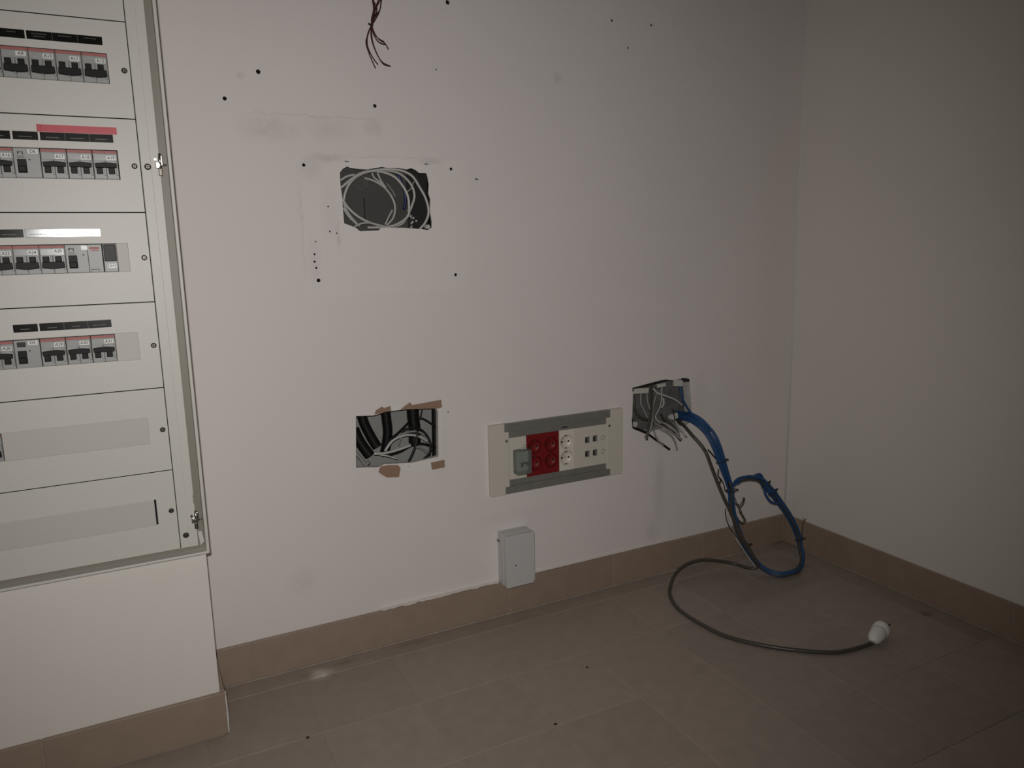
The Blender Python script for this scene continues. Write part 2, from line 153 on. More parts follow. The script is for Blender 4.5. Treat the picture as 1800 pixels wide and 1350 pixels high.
def mat(name, rgb, rough=0.5, metal=0.0, var=0.0, vscale=8.0, bump=0.0, bscale=300.0, coat=0.0, rnd=0.0, spec=0.5):
    mt = bpy.data.materials.new(name)
    mt.use_nodes = True
    nt = mt.node_tree
    b = nt.nodes['Principled BSDF']
    b.inputs['Base Color'].default_value = lin(rgb)
    b.inputs['Roughness'].default_value = rough
    b.inputs['Metallic'].default_value = metal
    b.inputs['Coat Weight'].default_value = coat
    b.inputs['Coat Roughness'].default_value = 0.15
    b.inputs['Specular IOR Level'].default_value = spec
    geo = nt.nodes.new('ShaderNodeNewGeometry')
    if var or rnd:
        hsv = nt.nodes.new('ShaderNodeHueSaturation')
        hsv.inputs['Color'].default_value = lin(rgb)
        val = None
        if var:
            no = nt.nodes.new('ShaderNodeTexNoise')
            no.inputs['Scale'].default_value = vscale
            no.inputs['Detail'].default_value = 5
            nt.links.new(geo.outputs['Position'], no.inputs['Vector'])
            mr = nt.nodes.new('ShaderNodeMapRange')
            mr.inputs['From Min'].default_value = 0.25; mr.inputs['From Max'].default_value = 0.75
            mr.inputs['To Min'].default_value = 1 - var; mr.inputs['To Max'].default_value = 1 + var
            nt.links.new(no.outputs['Fac'], mr.inputs['Value'])
            val = mr.outputs['Result']
        if rnd:
            oi = nt.nodes.new('ShaderNodeObjectInfo')
            m2 = nt.nodes.new('ShaderNodeMapRange')
            m2.inputs['To Min'].default_value = 1 - rnd; m2.inputs['To Max'].default_value = 1 + rnd
            nt.links.new(oi.outputs['Random'], m2.inputs['Value'])
            if val is None:
                val = m2.outputs['Result']
            else:
                mu = nt.nodes.new('ShaderNodeMath'); mu.operation = 'MULTIPLY'
                nt.links.new(val, mu.inputs[0]); nt.links.new(m2.outputs['Result'], mu.inputs[1])
                val = mu.outputs[0]
        nt.links.new(val, hsv.inputs['Value'])
        nt.links.new(hsv.outputs['Color'], b.inputs['Base Color'])
    if bump:
        no = nt.nodes.new('ShaderNodeTexNoise')
        no.inputs['Scale'].default_value = bscale
        no.inputs['Detail'].default_value = 3
        nt.links.new(geo.outputs['Position'], no.inputs['Vector'])
        bp = nt.nodes.new('ShaderNodeBump')
        bp.inputs['Strength'].default_value = bump
        bp.inputs['Distance'].default_value = 0.001
        nt.links.new(no.outputs['Fac'], bp.inputs['Height'])
        nt.links.new(bp.outputs['Normal'], b.inputs['Normal'])
    return mt

def add_marks(mt, marks, axes=('X', 'Z')):
    """Dirt, wear and some painted shading: each mark is (a, b, radius_a, radius_b, strength, rgb, softness); shapes broken up by noise."""
    nt = mt.node_tree
    b = nt.nodes['Principled BSDF']
    geo = nt.nodes.new('ShaderNodeNewGeometry')
    no = nt.nodes.new('ShaderNodeTexNoise')
    no.inputs['Scale'].default_value = 45; no.inputs['Detail'].default_value = 4
    nt.links.new(geo.outputs['Position'], no.inputs['Vector'])
    sub = nt.nodes.new('ShaderNodeVectorMath'); sub.operation = 'SUBTRACT'
    sub.inputs[1].default_value = (0.5, 0.5, 0.5)
    nt.links.new(no.outputs['Color'], sub.inputs[0])
    sc = nt.nodes.new('ShaderNodeVectorMath'); sc.operation = 'SCALE'
    sc.inputs['Scale'].default_value = 0.02
    nt.links.new(sub.outputs[0], sc.inputs[0])
    ad = nt.nodes.new('ShaderNodeVectorMath'); ad.operation = 'ADD'
    nt.links.new(geo.outputs['Position'], ad.inputs[0]); nt.links.new(sc.outputs[0], ad.inputs[1])
    cur = None
    src = b.inputs['Base Color']
    prev = src.links[0].from_socket if src.links else None
    n2 = nt.nodes.new('ShaderNodeTexNoise')
    n2.inputs['Scale'].default_value = 60; n2.inputs['Detail'].default_value = 4
    nt.links.new(geo.outputs['Position'], n2.inputs['Vector'])
    for (a, c, ra, rc, st, rgb, soft, shape) in marks:
        mp = nt.nodes.new('ShaderNodeMapping'); mp.vector_type = 'TEXTURE'
        if axes == ('X', 'Z'):
            mp.inputs['Location'].default_value = (a, 0, c); mp.inputs['Scale'].default_value = (ra, 1e3, rc)
        else:
            mp.inputs['Location'].default_value = (a, c, 0); mp.inputs['Scale'].default_value = (ra, rc, 1e3)
        nt.links.new((ad if shape != 'R' else ad).outputs[0], mp.inputs['Vector'])
        if shape == 'R':
            ab = nt.nodes.new('ShaderNodeVectorMath'); ab.operation = 'ABSOLUTE'
            nt.links.new(mp.outputs[0], ab.inputs[0])
            sp = nt.nodes.new('ShaderNodeSeparateXYZ'); nt.links.new(ab.outputs[0], sp.inputs[0])
            mx = nt.nodes.new('ShaderNodeMath'); mx.operation = 'MAXIMUM'
            nt.links.new(sp.outputs['X'], mx.inputs[0]); nt.links.new(sp.outputs['Z' if axes == ('X', 'Z') else 'Y'], mx.inputs[1])
            d = mx.outputs[0]
        else:
            ln = nt.nodes.new('ShaderNodeVectorMath'); ln.operation = 'LENGTH'
            nt.links.new(mp.outputs[0], ln.inputs[0]); d = ln.outputs['Value']
        mr = nt.nodes.new('ShaderNodeMapRange'); mr.interpolation_type = 'SMOOTHSTEP'
        mr.inputs['From Min'].default_value = 1.0; mr.inputs['From Max'].default_value = 1 - soft
        mr.inputs['To Min'].default_value = 0; mr.inputs['To Max'].default_value = st
        nt.links.new(d, mr.inputs['Value'])
        mu = nt.nodes.new('ShaderNodeMath'); mu.operation = 'MULTIPLY'
        m3 = nt.nodes.new('ShaderNodeMapRange')
        m3.inputs['From Min'].default_value = 0.3; m3.inputs['From Max'].default_value = 0.6
        m3.inputs['To Min'].default_value = 0.45
        nt.links.new(n2.outputs['Fac'], m3.inputs['Value'])
        nt.links.new(mr.outputs[0], mu.inputs[0]); nt.links.new(m3.outputs[0], mu.inputs[1])
        mix = nt.nodes.new('ShaderNodeMix'); mix.data_type = 'RGBA'
        nt.links.new(mu.outputs[0], mix.inputs[0])
        if prev is not None:
            nt.links.new(prev, mix.inputs[6])
        else:
            mix.inputs[6].default_value = src.default_value
        mix.inputs[7].default_value = lin(rgb)
        prev = mix.outputs[2]
    nt.links.new(prev, src)

def clear_plastic(name, tint, gloss=0.25, rough=0.12, body=(190, 195, 190)):
    mt = bpy.data.materials.new(name); mt.use_nodes = True
    nt = mt.node_tree; nt.nodes.clear()
    out = nt.nodes.new('ShaderNodeOutputMaterial')
    tr = nt.nodes.new('ShaderNodeBsdfTransparent'); tr.inputs[0].default_value = lin(tint)
    gl = nt.nodes.new('ShaderNodeBsdfPrincipled'); gl.inputs['Base Color'].default_value = lin(body); gl.inputs['Roughness'].default_value = rough
    mx = nt.nodes.new('ShaderNodeMixShader'); mx.inputs[0].default_value = gloss
    nt.links.new(tr.outputs[0], mx.inputs[1]); nt.links.new(gl.outputs[0], mx.inputs[2])
    nt.links.new(mx.outputs[0], out.inputs[0])
    return mt

def spline(pts, res=6):
    P = [Vector(p) for p in pts]
    if len(P) < 3:
        return [P[0].lerp(P[-1], i / res) for i in range(res + 1)]
    out = []
    Q = [P[0] * 2 - P[1]] + P + [P[-1] * 2 - P[-2]]
    for i in range(1, len(Q) - 2):
        p0, p1, p2, p3 = Q[i - 1:i + 3]
        t1 = (p1 - p0).length ** 0.5 + 1e-6; t2 = t1 + (p2 - p1).length ** 0.5 + 1e-6; t3 = t2 + (p3 - p2).length ** 0.5 + 1e-6
        for k in range(res):
            t = t1 + (t2 - t1) * k / res
            a1 = p0 * ((t1 - t) / t1) + p1 * (t / t1)
            a2 = p1 * ((t2 - t) / (t2 - t1)) + p2 * ((t - t1) / (t2 - t1))
            a3 = p2 * ((t3 - t) / (t3 - t2)) + p3 * ((t - t2) / (t3 - t2))
            b1 = a1 * ((t2 - t) / t2) + a2 * (t / t2)
            b2 = a2 * ((t3 - t) / (t3 - t1)) + a3 * ((t - t1) / (t3 - t1))
            out.append(b1 * ((t2 - t) / (t2 - t1)) + b2 * ((t - t1) / (t2 - t1)))
    out.append(P[-1])
    return out

def resample(S, step):
    out = [S[0]]; acc = 0.0
    for a, b in zip(S, S[1:]):
        L = (b - a).length
        d = step - acc
        while d <= L and L > 0:
            out.append(a.lerp(b, d / L)); d += step
        acc = (acc + L) % step
    return out

def frames(S):
    T = [(S[min(i + 1, len(S) - 1)] - S[max(i - 1, 0)]).normalized() for i in range(len(S))]
    n = T[0].orthogonal().normalized(); F = []
    for t in T:
        n = (n - t * n.dot(t))
        n = n.normalized() if n.length > 1e-6 else t.orthogonal().normalized()
        F.append((t, n, t.cross(n)))
    return F

class MB:
    def __init__(self):
        self.bm = bmesh.new()
    def box(self, x0, x1, y0, y1, z0, z1, bev=0.0, mi=0, seg=2):
        b = bmesh.new()
        bmesh.ops.create_cube(b, size=1, matrix=Matrix.Translation(((x0 + x1) / 2, (y0 + y1) / 2, (z0 + z1) / 2)) @ Matrix.Diagonal((abs(x1 - x0), abs(y1 - y0), abs(z1 - z0), 1)))
        if bev:
            bmesh.ops.bevel(b, geom=b.edges[:], offset=bev, segments=seg, affect='EDGES', profile=0.5)
        return self._merge(b, mi)
    def _merge(self, b, mi=0):
        bmesh.ops.recalc_face_normals(b, faces=b.faces[:])
        vm = {v: self.bm.verts.new(v.co) for v in b.verts}
        for f in b.faces:
            try:
                g = self.bm.faces.new([vm[v] for v in f.verts]); g.material_index = mi; g.smooth = f.smooth
            except ValueError:
                pass
        b.free()
        return self
    def prism(self, poly, y0, y1, mi=0, bev=0.0):
        """poly in XZ, between the depths y0 and y1"""
        b = bmesh.new()
        f = b.faces.new([b.verts.new((x, y0, z)) for x, z in poly])
        r = bmesh.ops.extrude_face_region(b, geom=[f])
        for v in r['geom']:
            if isinstance(v, bmesh.types.BMVert):
                v.co.y = y1
        if bev:
            bmesh.ops.bevel(b, geom=b.edges[:], offset=bev, segments=1, affect='EDGES')
        return self._merge(b, mi)
    def plate(self, outer, holes, y0, y1, mi=0, rim_mi=None, back=True):
        """plate in XZ with holes; front (facing -Y) at y0, back at y1"""
        loops = [outer] + holes
        flat = [p for l in loops for p in l]
        tris = tessellate_polygon([[Vector((x, z, 0)) for x, z in l] for l in loops])
        bm = self.bm
        vf = [bm.verts.new((x, y0, z)) for x, z in flat]
        vb = [bm.verts.new((x, y1, z)) for x, z in flat]
        for a, b, c in tris:
            A, B, C = (Vector(flat[i]) for i in (a, b, c))
            cr = (B - A).x * (C - A).y - (B - A).y * (C - A).x
            if abs(cr) < 1e-12:
                continue
            if cr < 0:
                b, c = c, b
            f = bm.faces.new((vf[a], vf[b], vf[c])); f.material_index = mi     # x right, z up: normal -Y
            if back:
                f = bm.faces.new((vb[a], vb[c], vb[b])); f.material_index = mi
        k = 0
        for li, l in enumerate(loops):
            n = len(l)
            area = sum(l[i][0] * l[(i + 1) % n][1] - l[(i + 1) % n][0] * l[i][1] for i in range(n))
            for i in range(n):
                p, q = k + i, k + (i + 1) % n
                quad = (vf[p], vb[p], vb[q], vf[q])
                if (area > 0) != (li == 0):
                    quad = quad[::-1]
                f = bm.faces.new(quad)
                f.material_index = mi if rim_mi is None else (rim_mi if li else mi)
            k += n
        return self
    def sweep(self, S, r, n=8, mi=0, caps=True):
        bm = self.bm
        F = frames(S); rings = []
        for i, (s, (t, a, b)) in enumerate(zip(S, F)):
            rr = r(i) if callable(r) else r
            rings.append([bm.verts.new(s + a * (rr * math.cos(2 * math.pi * k / n)) + b * (rr * math.sin(2 * math.pi * k / n))) for k in range(n)])
        for p, q in zip(rings, rings[1:]):
            for k in range(n):
                f = bm.faces.new((p[k], p[(k + 1) % n], q[(k + 1) % n], q[k])); f.smooth = True; f.material_index = mi
        if caps:
            bm.faces.new(rings[0][::-1]).material_index = mi
            bm.faces.new(rings[-1]).material_index = mi
        return self
    def tube(self, pts, r, n=8, res=6, mi=0):
        return self.sweep(spline(pts, res), r, n, mi)
    def cyl(self, p0, p1, r, n=16, mi=0, r1=None):
        p0, p1 = Vector(p0), Vector(p1)
        rr = [r, r if r1 is None else r1]
        return self.sweep([p0, p1], lambda i: rr[i], n, mi)
    def torus(self, c, axis, R, r, n=20, k=6, mi=0):
        a = Vector(axis).normalized(); u = a.orthogonal().normalized(); v = a.cross(u)
        c = Vector(c)
        rings = []
        for i in range(n):
            th = 2 * math.pi * i / n
            d = u * math.cos(th) + v * math.sin(th)
            rings.append([self.bm.verts.new(c + d * (R + r * math.cos(2 * math.pi * j / k)) + a * (r * math.sin(2 * math.pi * j / k))) for j in range(k)])
        for i in range(n):
            p, q = rings[i], rings[(i + 1) % n]
            for j in range(k):
                f = self.bm.faces.new((p[j], q[j], q[(j + 1) % k], p[(j + 1) % k])); f.smooth = True; f.material_index = mi
        return self
    def mesh(self, name, mats, origin=None):
        bmesh.ops.recalc_face_normals(self.bm, faces=self.bm.faces[:]) if getattr(self, 'fix', True) else None
        me = bpy.data.meshes.new(name)
        if origin is not None:
            bmesh.ops.translate(self.bm, verts=self.bm.verts[:], vec=-Vector(origin))
        self.bm.to_mesh(me); self.bm.free()
        for mm in (mats if isinstance(mats, (list, tuple)) else [mats]):
            me.materials.append(mm)
        return me

WLOC = {}
def place(name, me, loc, parent=None):
    o = bpy.data.objects.new(name, me)
    col.objects.link(o)
    o.location = loc
    WLOC[o] = Vector(loc)
    if parent is not None:
        o.parent = parent
        o.matrix_parent_inverse = Matrix.Translation(-WLOC[parent])
    return o

def obj(name, mb, mats, parent=None):
    """link an MB, given in world coordinates, as ONE mesh object with its origin at its own base centre"""
    vs = [v.co for v in mb.bm.verts]
    lo = [min(v[i] for v in vs) for i in range(3)]; hi = [max(v[i] for v in vs) for i in range(3)]
    org = ((lo[0] + hi[0]) / 2, (lo[1] + hi[1]) / 2, lo[2])
    return place(name, mb.mesh(name, mats, org), org, parent)

def tag(o, label, cat, group=None):
    o['label'] = label; o['category'] = cat
    if group: o['group'] = group
    return o

def thing(name, loc, label, cat, group=None):
    o = place(name, None, loc)
    o.empty_display_size = 0.02
    return tag(o, label, cat, group)

def struct(o, label=None):
    o['kind'] = 'structure'
    if label: o['label'] = label
    return o

def text_mesh(s, size, mt):
    cu = bpy.data.curves.new('lettering', 'FONT')
    cu.body = s; cu.size = size; cu.align_x = 'CENTER'; cu.align_y = 'CENTER'; cu.extrude = 0.00008; cu.offset = size * 0.012
    o = bpy.data.objects.new('lettering', cu); col.objects.link(o)
    dg = bpy.context.evaluated_depsgraph_get()
    me = bpy.data.meshes.new_from_object(o.evaluated_get(dg))
    bpy.data.objects.remove(o); bpy.data.curves.remove(cu)
    me.transform(Matrix.Rotation(math.pi / 2, 4, 'X'))
    me.materials.clear(); me.materials.append(mt)
    me.name = 'lettering'
    return me

def rect(x0, x1, z0, z1):
    return [(x0, z0), (x1, z0), (x1, z1), (x0, z1)]

def circle(x, z, r, n=16, ph=0.0):
    return [(x + r * math.cos(2 * math.pi * i / n + ph), z + r * math.sin(2 * math.pi * i / n + ph)) for i in range(n)]

# ------------------------------------------------------------------ materials
M = {}
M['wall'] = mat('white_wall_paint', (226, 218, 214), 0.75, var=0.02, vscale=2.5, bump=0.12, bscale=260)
M['wall_plain'] = mat('white_wall_paint_plain', (226, 220, 212), 0.75, var=0.02, vscale=2.5, bump=0.12, bscale=260)
M['plaster'] = mat('raw_plaster', (205, 200, 194), 0.9, var=0.12, vscale=60, bump=0.8, bscale=180)
M['drill'] = mat('drill_hole_inside', (40, 36, 33), 0.95)
M['ceiling'] = mat('ceiling_paint', (225, 222, 216), 0.85)
M['tile'] = mat('brown_floor_tile', (155, 142, 131), 0.5, var=0.07, vscale=30, bump=0.06, bscale=500, rnd=0.05, spec=0.35)
M['base'] = mat('brown_skirting_tile', (154, 135, 119), 0.42, var=0.06, vscale=25, bump=0.06, bscale=400, rnd=0.03, spec=0.4)
M['grout'] = mat('pale_grout', (166, 153, 140), 0.9, var=0.2, vscale=40)
M['grout_white'] = mat('white_grout', (215, 212, 205), 0.8, var=0.15, vscale=60)
M['paint_metal'] = mat('cream_painted_steel', (208, 205, 197), 0.42, bump=0.15, bscale=900, spec=0.45)
M['paint_metal_in'] = mat('cream_painted_steel_tray', (138, 131, 120), 0.5)
M['dark_in'] = mat('dark_cabinet_inside', (30, 29, 28), 0.8)
M['blank'] = mat('pale_grey_blank_plastic', (196, 193, 185), 0.5, bump=0.1, bscale=700)
M['strip_black'] = mat('black_label_strip', (20, 19, 17), 0.16, spec=0.6)
M['strip_print'] = mat('faded_strip_print', (78, 76, 70), 0.4)
M['red_tape'] = mat('red_tape', (190, 36, 56), 0.38, var=0.08, vscale=60)
M['breaker'] = mat('grey_breaker_plastic', (158, 158, 154), 0.42)
M['breaker_win'] = mat('grey_breaker_window', (168, 169, 166), 0.22, var=0.1, vscale=120)
M['breaker_red'] = mat('dull_red_stripe', (170, 96, 90), 0.5, var=0.12, vscale=80)
M['black'] = mat('black_plastic', (16, 15, 15), 0.5, spec=0.22)
M['black_soft'] = mat('black_rubber', (34, 33, 32), 0.45, bump=0.1)
M['sticker'] = mat('white_sticker', (226, 226, 222), 0.35)
M['ink'] = mat('black_ink', (45, 43, 42), 0.6)
M['ink_red'] = mat('faint_red_ink', (180, 115, 108), 0.6)
M['steel'] = mat('zinc_steel', (190, 188, 182), 0.28, metal=1.0)
M['screw'] = mat('dull_screw', (110, 104, 96), 0.4, metal=0.9)
M['cream'] = mat('cream_socket_plastic', (206, 200, 188), 0.45)
M['alu'] = mat('grey_aluminium_rail', (140, 139, 133), 0.45, metal=0.35, var=0.08, vscale=60)
M['red_plastic'] = mat('dark_red_socket_plastic', (120, 25, 28), 0.5, spec=0.3)
M['white_plastic'] = mat('white_socket_plastic', (222, 214, 203), 0.35)
M['box_plastic'] = mat('pale_grey_box_plastic', (198, 197, 195), 0.5, bump=0.1, bscale=600)
M['hole_black'] = mat('socket_hole_black', (14, 13, 12), 0.8)
M['grey_box'] = mat('dark_grey_wall_box', (72, 70, 67), 0.7, var=0.1, vscale=30)
M['black_box'] = mat('black_wall_box', (32, 31, 30), 0.7, var=0.2, vscale=60)
M['cavity'] = mat('grey_cavity_board', (150, 149, 145), 0.8, var=0.06, vscale=30)
M['cavity_c'] = mat('grubby_grey_box', (105, 104, 101), 0.75, var=0.3, vscale=45)
M['cable_grey'] = mat('grey_cable_sheath', (188, 186, 181), 0.4)
M['cable_mid'] = mat('mid_grey_cable_sheath', (140, 138, 134), 0.42)
M['cable_dark'] = mat('dark_grey_cable_sheath', (72, 68, 60), 0.38)
M['cable_black'] = mat('black_cable_sheath', (24, 23, 23), 0.42, spec=0.35)
M['cable_blue'] = mat('blue_network_cable', (42, 78, 122), 0.45, spec=0.35)
M['wire_blue'] = mat('dark_blue_wire', (30, 40, 84), 0.45)
M['wire_red'] = mat('dark_red_wire', (68, 32, 31), 0.5, spec=0.3)
M['conduit'] = mat('black_corrugated_conduit', (24, 23, 23), 0.45, spec=0.3)
M['paper'] = mat('torn_brown_board_paper', (150, 122, 102), 0.9, var=0.08, vscale=50, bump=0.3)
M['plug'] = mat('white_plug_plastic', (232, 231, 226), 0.4)
M['braid'] = mat('frayed_metal_braid', (120, 112, 98), 0.35, metal=0.8, var=0.5, vscale=400)
M['clear'] = clear_plastic('clear_breaker_cover', (205, 212, 206), 0.22)
M['smoke'] = clear_plastic('smoked_module_window', (150, 147, 142), 0.25, 0.4, (110, 108, 104))

D = (128, 116, 108)
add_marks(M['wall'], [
    # a, z, radius a, radius z, strength, colour, softness, shape
    (-0.8026, 1.3113, .016, .02, 0.193, D, .9, 'E'),
    (-1.518, 1.262, .012, .014, 0.220, D, .9, 'E'),
    (-1.47, 1.165, .085, .035, 0.154, D, .9, 'E'),
    (-1.35, 1.17, .07, .035, 0.121, D, .9, 'E'),
    (-1.255, 1.178, .03, .028, 0.193, D, .9, 'E'),
    (-1.39, 1.194, .17, .0025, 0.165, D, .8, 'R'),
    (-1.235, 0.972, .19, .147, 0.088, (250, 246, 240), .02, 'R'),
    (-1.42, 0.972, .004, .147, 0.138, D, .8, 'R'),
    (-1.235, 1.118, .19, .003, 0.138, D, .8, 'R'),
    (-1.395, 1.09, .035, .035, 0.165, D, .9, 'E'),
    (-1.36, 1.0, .03, .09, 0.083, (150, 118, 112), .95, 'E'),
    (-1.40, 0.90, .02, .09, 0.110, (150, 118, 112), .95, 'E'),
    (-1.345, 0.955, .006, .05, 0.193, (140, 100, 96), .9, 'E'),
    (-1.36, 1.112, .06, .012, 0.220, D, .9, 'E'),
    (-1.13, 1.112, .05, .01, 0.193, D, .9, 'E'),
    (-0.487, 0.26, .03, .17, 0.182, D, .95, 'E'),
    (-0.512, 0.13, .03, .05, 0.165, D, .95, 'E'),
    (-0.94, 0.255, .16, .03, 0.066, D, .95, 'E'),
    (-1.47, 0.20, .05, .05, 0.110, D, .95, 'E'),
    (-1.13, 0.45, .03, .10, 0.077, D, .95, 'E'),
    (-0.35, 0.50, .04, .10, 0.088, D, .95, 'E'),
    (-0.09, 0.9, .11, .9, 0.055, D, .98, 'E'),  # tall soft corner shading, painted into the wall colour
], ('X', 'Z'))
add_marks(M['tile'], [
    (-1.458, -0.056, .036, .034, .85, (214, 209, 201), .9, 'E'),
    (-1.49, -0.045, .03, .016, .35, (90, 80, 72), .9, 'E'),
    (-1.40, -0.035, .045, .014, .35, (90, 80, 72), .9, 'E'),
    (-0.062, -0.525, .018, .016, .6, (60, 52, 46), .9, 'E'),
    (-1.23, -0.03, .06, .012, .3, (90, 80, 72), .9, 'E'),
    (-0.30, -0.24, .16, .08, .25, (96, 86, 78), .95, 'E'),  # dark shading under the cables, painted into the tile colour
], ('X', 'Y'))

# ------------------------------------------------------------------ room shell
XL, YF, ZC = -3.4, -3.3, 2.6        # far left wall, wall behind the camera, ceiling height
XS, YS = -1.675, -0.171             # right edge and face of the stepped-out wall that holds the cabinet
BH, BT = 0.0886, 0.009              # skirting height and thickness

xz = lambda n: [(p[0], p[2]) for p in PATHS[n]]
DRILL = [(-1.4839, 1.2724, .0045), (-1.5508, 1.2181, .004), (-1.2504, 1.2222, .004), (-1.0758, 1.4461, .005),
         (-1.4077, 1.0972, .0036), (-1.0813, 1.0973, .0036), (-1.3932, 0.8616, .0042), (-1.079, 0.8621, .0038),
         (-0.6485, 1.454, .0034), (-0.5316, 1.4556, .0034), (-0.6014, 1.3963, .003), (-1.108, 1.3062, .0018),
         (-1.3628, 1.0143, .0018), (-1.3938, 0.9421, .0016), (-1.3979, 0.9163, .0022), (-1.3989, 0.901, .0024), (-1.3962, 0.8878, .0024),
         (-1.3625, 0.9628, .0018), (-1.3482, 0.9591, .0016), (-1.1099, 0.5431, .0018), (-1.2355, 1.535, .012)]
HOLES = [(xz('hole_a'), 0.004), (xz('hole_b'), 0.014), (xz('hole_c'), 0.03)]
w = MB(); w.fix = False
outer = rect(XS - 0.02, 0.0, 0.0, ZC)
loops = [h for h, d in HOLES] + [circle(x, z, r, 10, random.random()) for x, z, r in DRILL]
w.plate(outer, loops, 0.0, 0.004, 0, 1, back=False)
for h, d in HOLES[1:]:                                   # deeper reveals of the two lower holes
    n = len(h)
    area = sum(h[i][0] * h[(i + 1) % n][1] - h[(i + 1) % n][0] * h[i][1] for i in range(n))
    for i in range(n):
        (a, b), (c, e) = h[i], h[(i + 1) % n]
        q = [w.bm.verts.new(v) for v in ((a, .004, b), (a, d, b), (c, d, e), (c, .004, e))]
        f = w.bm.faces.new(q if area < 0 else q[::-1]); f.material_index = 1
for x, z, r in DRILL:                                    # blind drill holes
    c = circle(x, z, r * 1.02, 10)
    for y0, y1 in ((0.0012, 0.03),):
        v0 = [w.bm.verts.new((a, y0, b)) for a, b in c]; v1 = [w.bm.verts.new((a, y1, b)) for a, b in c]
        for i in range(10):
            f = w.bm.faces.new((v0[i], v0[(i + 1) % 10], v1[(i + 1) % 10], v1[i])); f.material_index = 2
        w.bm.faces.new(v1).material_index = 2
wall_back = struct(obj('wall_back', w, [M['wall'], M['plaster'], M['drill']]), 'white painted back wall with holes broken into it')

w = MB(); w.box(0.0, 0.12, YF, 0.02, 0.0, ZC)
struct(obj('wall_right', w, M['wall_plain']), 'plain white painted wall on the right')
w = MB(); w.box(XL - 0.1, XL, YF, 0.0, 0.0, ZC)
struct(obj('wall_left', w, M['wall_plain']), 'plain white painted side wall')
w = MB(); w.box(XL - 0.1, 0.12, YF - 0.1, YF, 0.0, ZC)
struct(obj('wall_front', w, M['wall_plain']), 'plain white painted wall behind the camera')
w = MB(); w.box(XL - 0.1, 0.12, YF - 0.1, 0.15, ZC, ZC + 0.1)
struct(obj('ceiling', w, M['ceiling']), 'flat white ceiling')

# stepped-out wall with the opening for the flush cabinet
CX0, CX1, CZ0, CZ1 = -2.352, -1.681, 0.388, 1.622
w = MB()
w.plate(rect(XL, XS, 0.0, ZC), [rect(CX0, CX1, CZ0, CZ1)], YS, YS + 0.004, 0, 0, back=False)
w.box(XS - 0.004, XS, YS + 0.0005, 0.0, 0.0, ZC)
struct(obj('wall_step', w, M['wall_plain']), 'white stepped-out wall carrying the electrical cabinet')

# corner sealant bead
w = MB(); w.cyl((-0.001, -0.001, BH), (-0.001, -0.001, ZC), 0.0022, 8)
struct(obj('trim_1', w, M['ceiling']), 'thin white sealant bead in the wall corner')

# floor: grout bed with square tiles laid on it
w = MB(); w.box(XL, 0.0, YF, 0.0, -0.05, -0.0012)
floor = struct(obj('floor', w, M['grout']), 'floor of brown-grey square tiles with thin pale grout')
XJ = [-1.300 + 0.2035 * k for k in range(-11, 8)]; YJ = [-0.066 - 0.2005 * k for k in range(-1, 18)]
G = 0.0008
TILE = {}
def tile_mesh(sx, sy):
    key = (round(sx, 4), round(sy, 4))
    if key not in TILE:
        b = MB()
        c = 0.0009
        lo = [(-sx / 2, -sy / 2), (sx / 2, -sy / 2), (sx / 2, sy / 2), (-sx / 2, sy / 2)]
        hi = [(x - math.copysign(c, x), y - math.copysign(c, y)) for x, y in lo]
        rings = [[b.bm.verts.new((x, y, z)) for x, y in q] for q, z in ((lo, -.008), (lo, -.0008), (hi, 0.0))]
        for p, q in zip(rings, rings[1:]):
            for i in range(4):
                b.bm.faces.new((p[i], p[(i + 1) % 4], q[(i + 1) % 4], q[i]))
        b.bm.faces.new(rings[-1])
        TILE[key] = b.mesh('floor_tile', M['tile'])
    return TILE[key]
for x0, x1 in zip(XJ, XJ[1:]):
    for y1, y0 in zip(YJ, YJ[1:]):
        a, b = max(x0 + G, XL), min(x1 - G, -0.0005); c, d = max(y0 + G, YF), min(y1 - G, -0.0005)
        if b - a < .01 or d - c < .01: continue
        if a < XS and b < XS + 0.03 and d > YS - 0.0:
            d = min(d, YS - .0005)
            if d - c < .01: continue
        place('floor_tile', tile_mesh(b - a, d - c), ((a + b) / 2, (c + d) / 2, 0), floor)

# skirting tiles
def skirting(name, pieces, strip, label):
    s = MB(); s.box(*strip)
    o = struct(obj(name, s, M['grout']), label)
    for p in pieces:
        b = MB(); b.box(*p, bev=0.0014, seg=2)
        obj('baseboard_tile', b, M['base'], o)
    return o
g = 0.0009
js = [XS, -1.595, -1.279, -0.963, -0.647, -0.331, -0.015, -0.0005]
skirting('baseboard_back', [(a + g, b - g, -BT, -0.0005, 0.0015, BH) for a, b in zip(js, js[1:])], (XS, 0, -0.0075, 0, 0.0, BH - 0.002), 'brown tiled skirting along the back wall')
js = [-BT - .0005, -0.0615, -0.3775, -0.694, -1.01, -1.326, -1.642, -1.958, -2.274, -2.59, -2.906, -3.222, YF]
skirting('baseboard_right', [(-BT, -0.0005, b + g, a - g, 0.0015, BH) for a, b in zip(js, js[1:])], (-0.0075, 0, YF, -BT, 0.0, BH - 0.002), 'brown tiled skirting along the right wall')
js = [XL, -3.20, -2.884, -2.568, -2.252, -1.936, XS + 0.0005]
js = [XL, -3.235, -2.919, -2.603, -2.287, -1.9715, XS + BT]
bl = skirting('baseboard_step', [(a + g, b - g, YS - BT, YS - 0.0005, 0.0015, BH) for a, b in zip(js, js[1:])] + [(XS + 0.0005, XS + BT, YS + 0.003, -BT - .001, 0.0015, BH - 0.001)],
              (XL, XS, YS - 0.0075, YS, 0.0, BH - 0.002), 'brown tiled skirting round the stepped-out wall')
b = MB(); b.tube([(XS + BT - .0008, YS - .003, 0.0), (XS + BT + .0004, YS + .001, .03), (XS + BT, YS + .0, .06), (XS + BT - .001, YS + .001, BH - .004)], 0.0030, 8)
obj('grout_joint', b, M['grout_white'], bl)

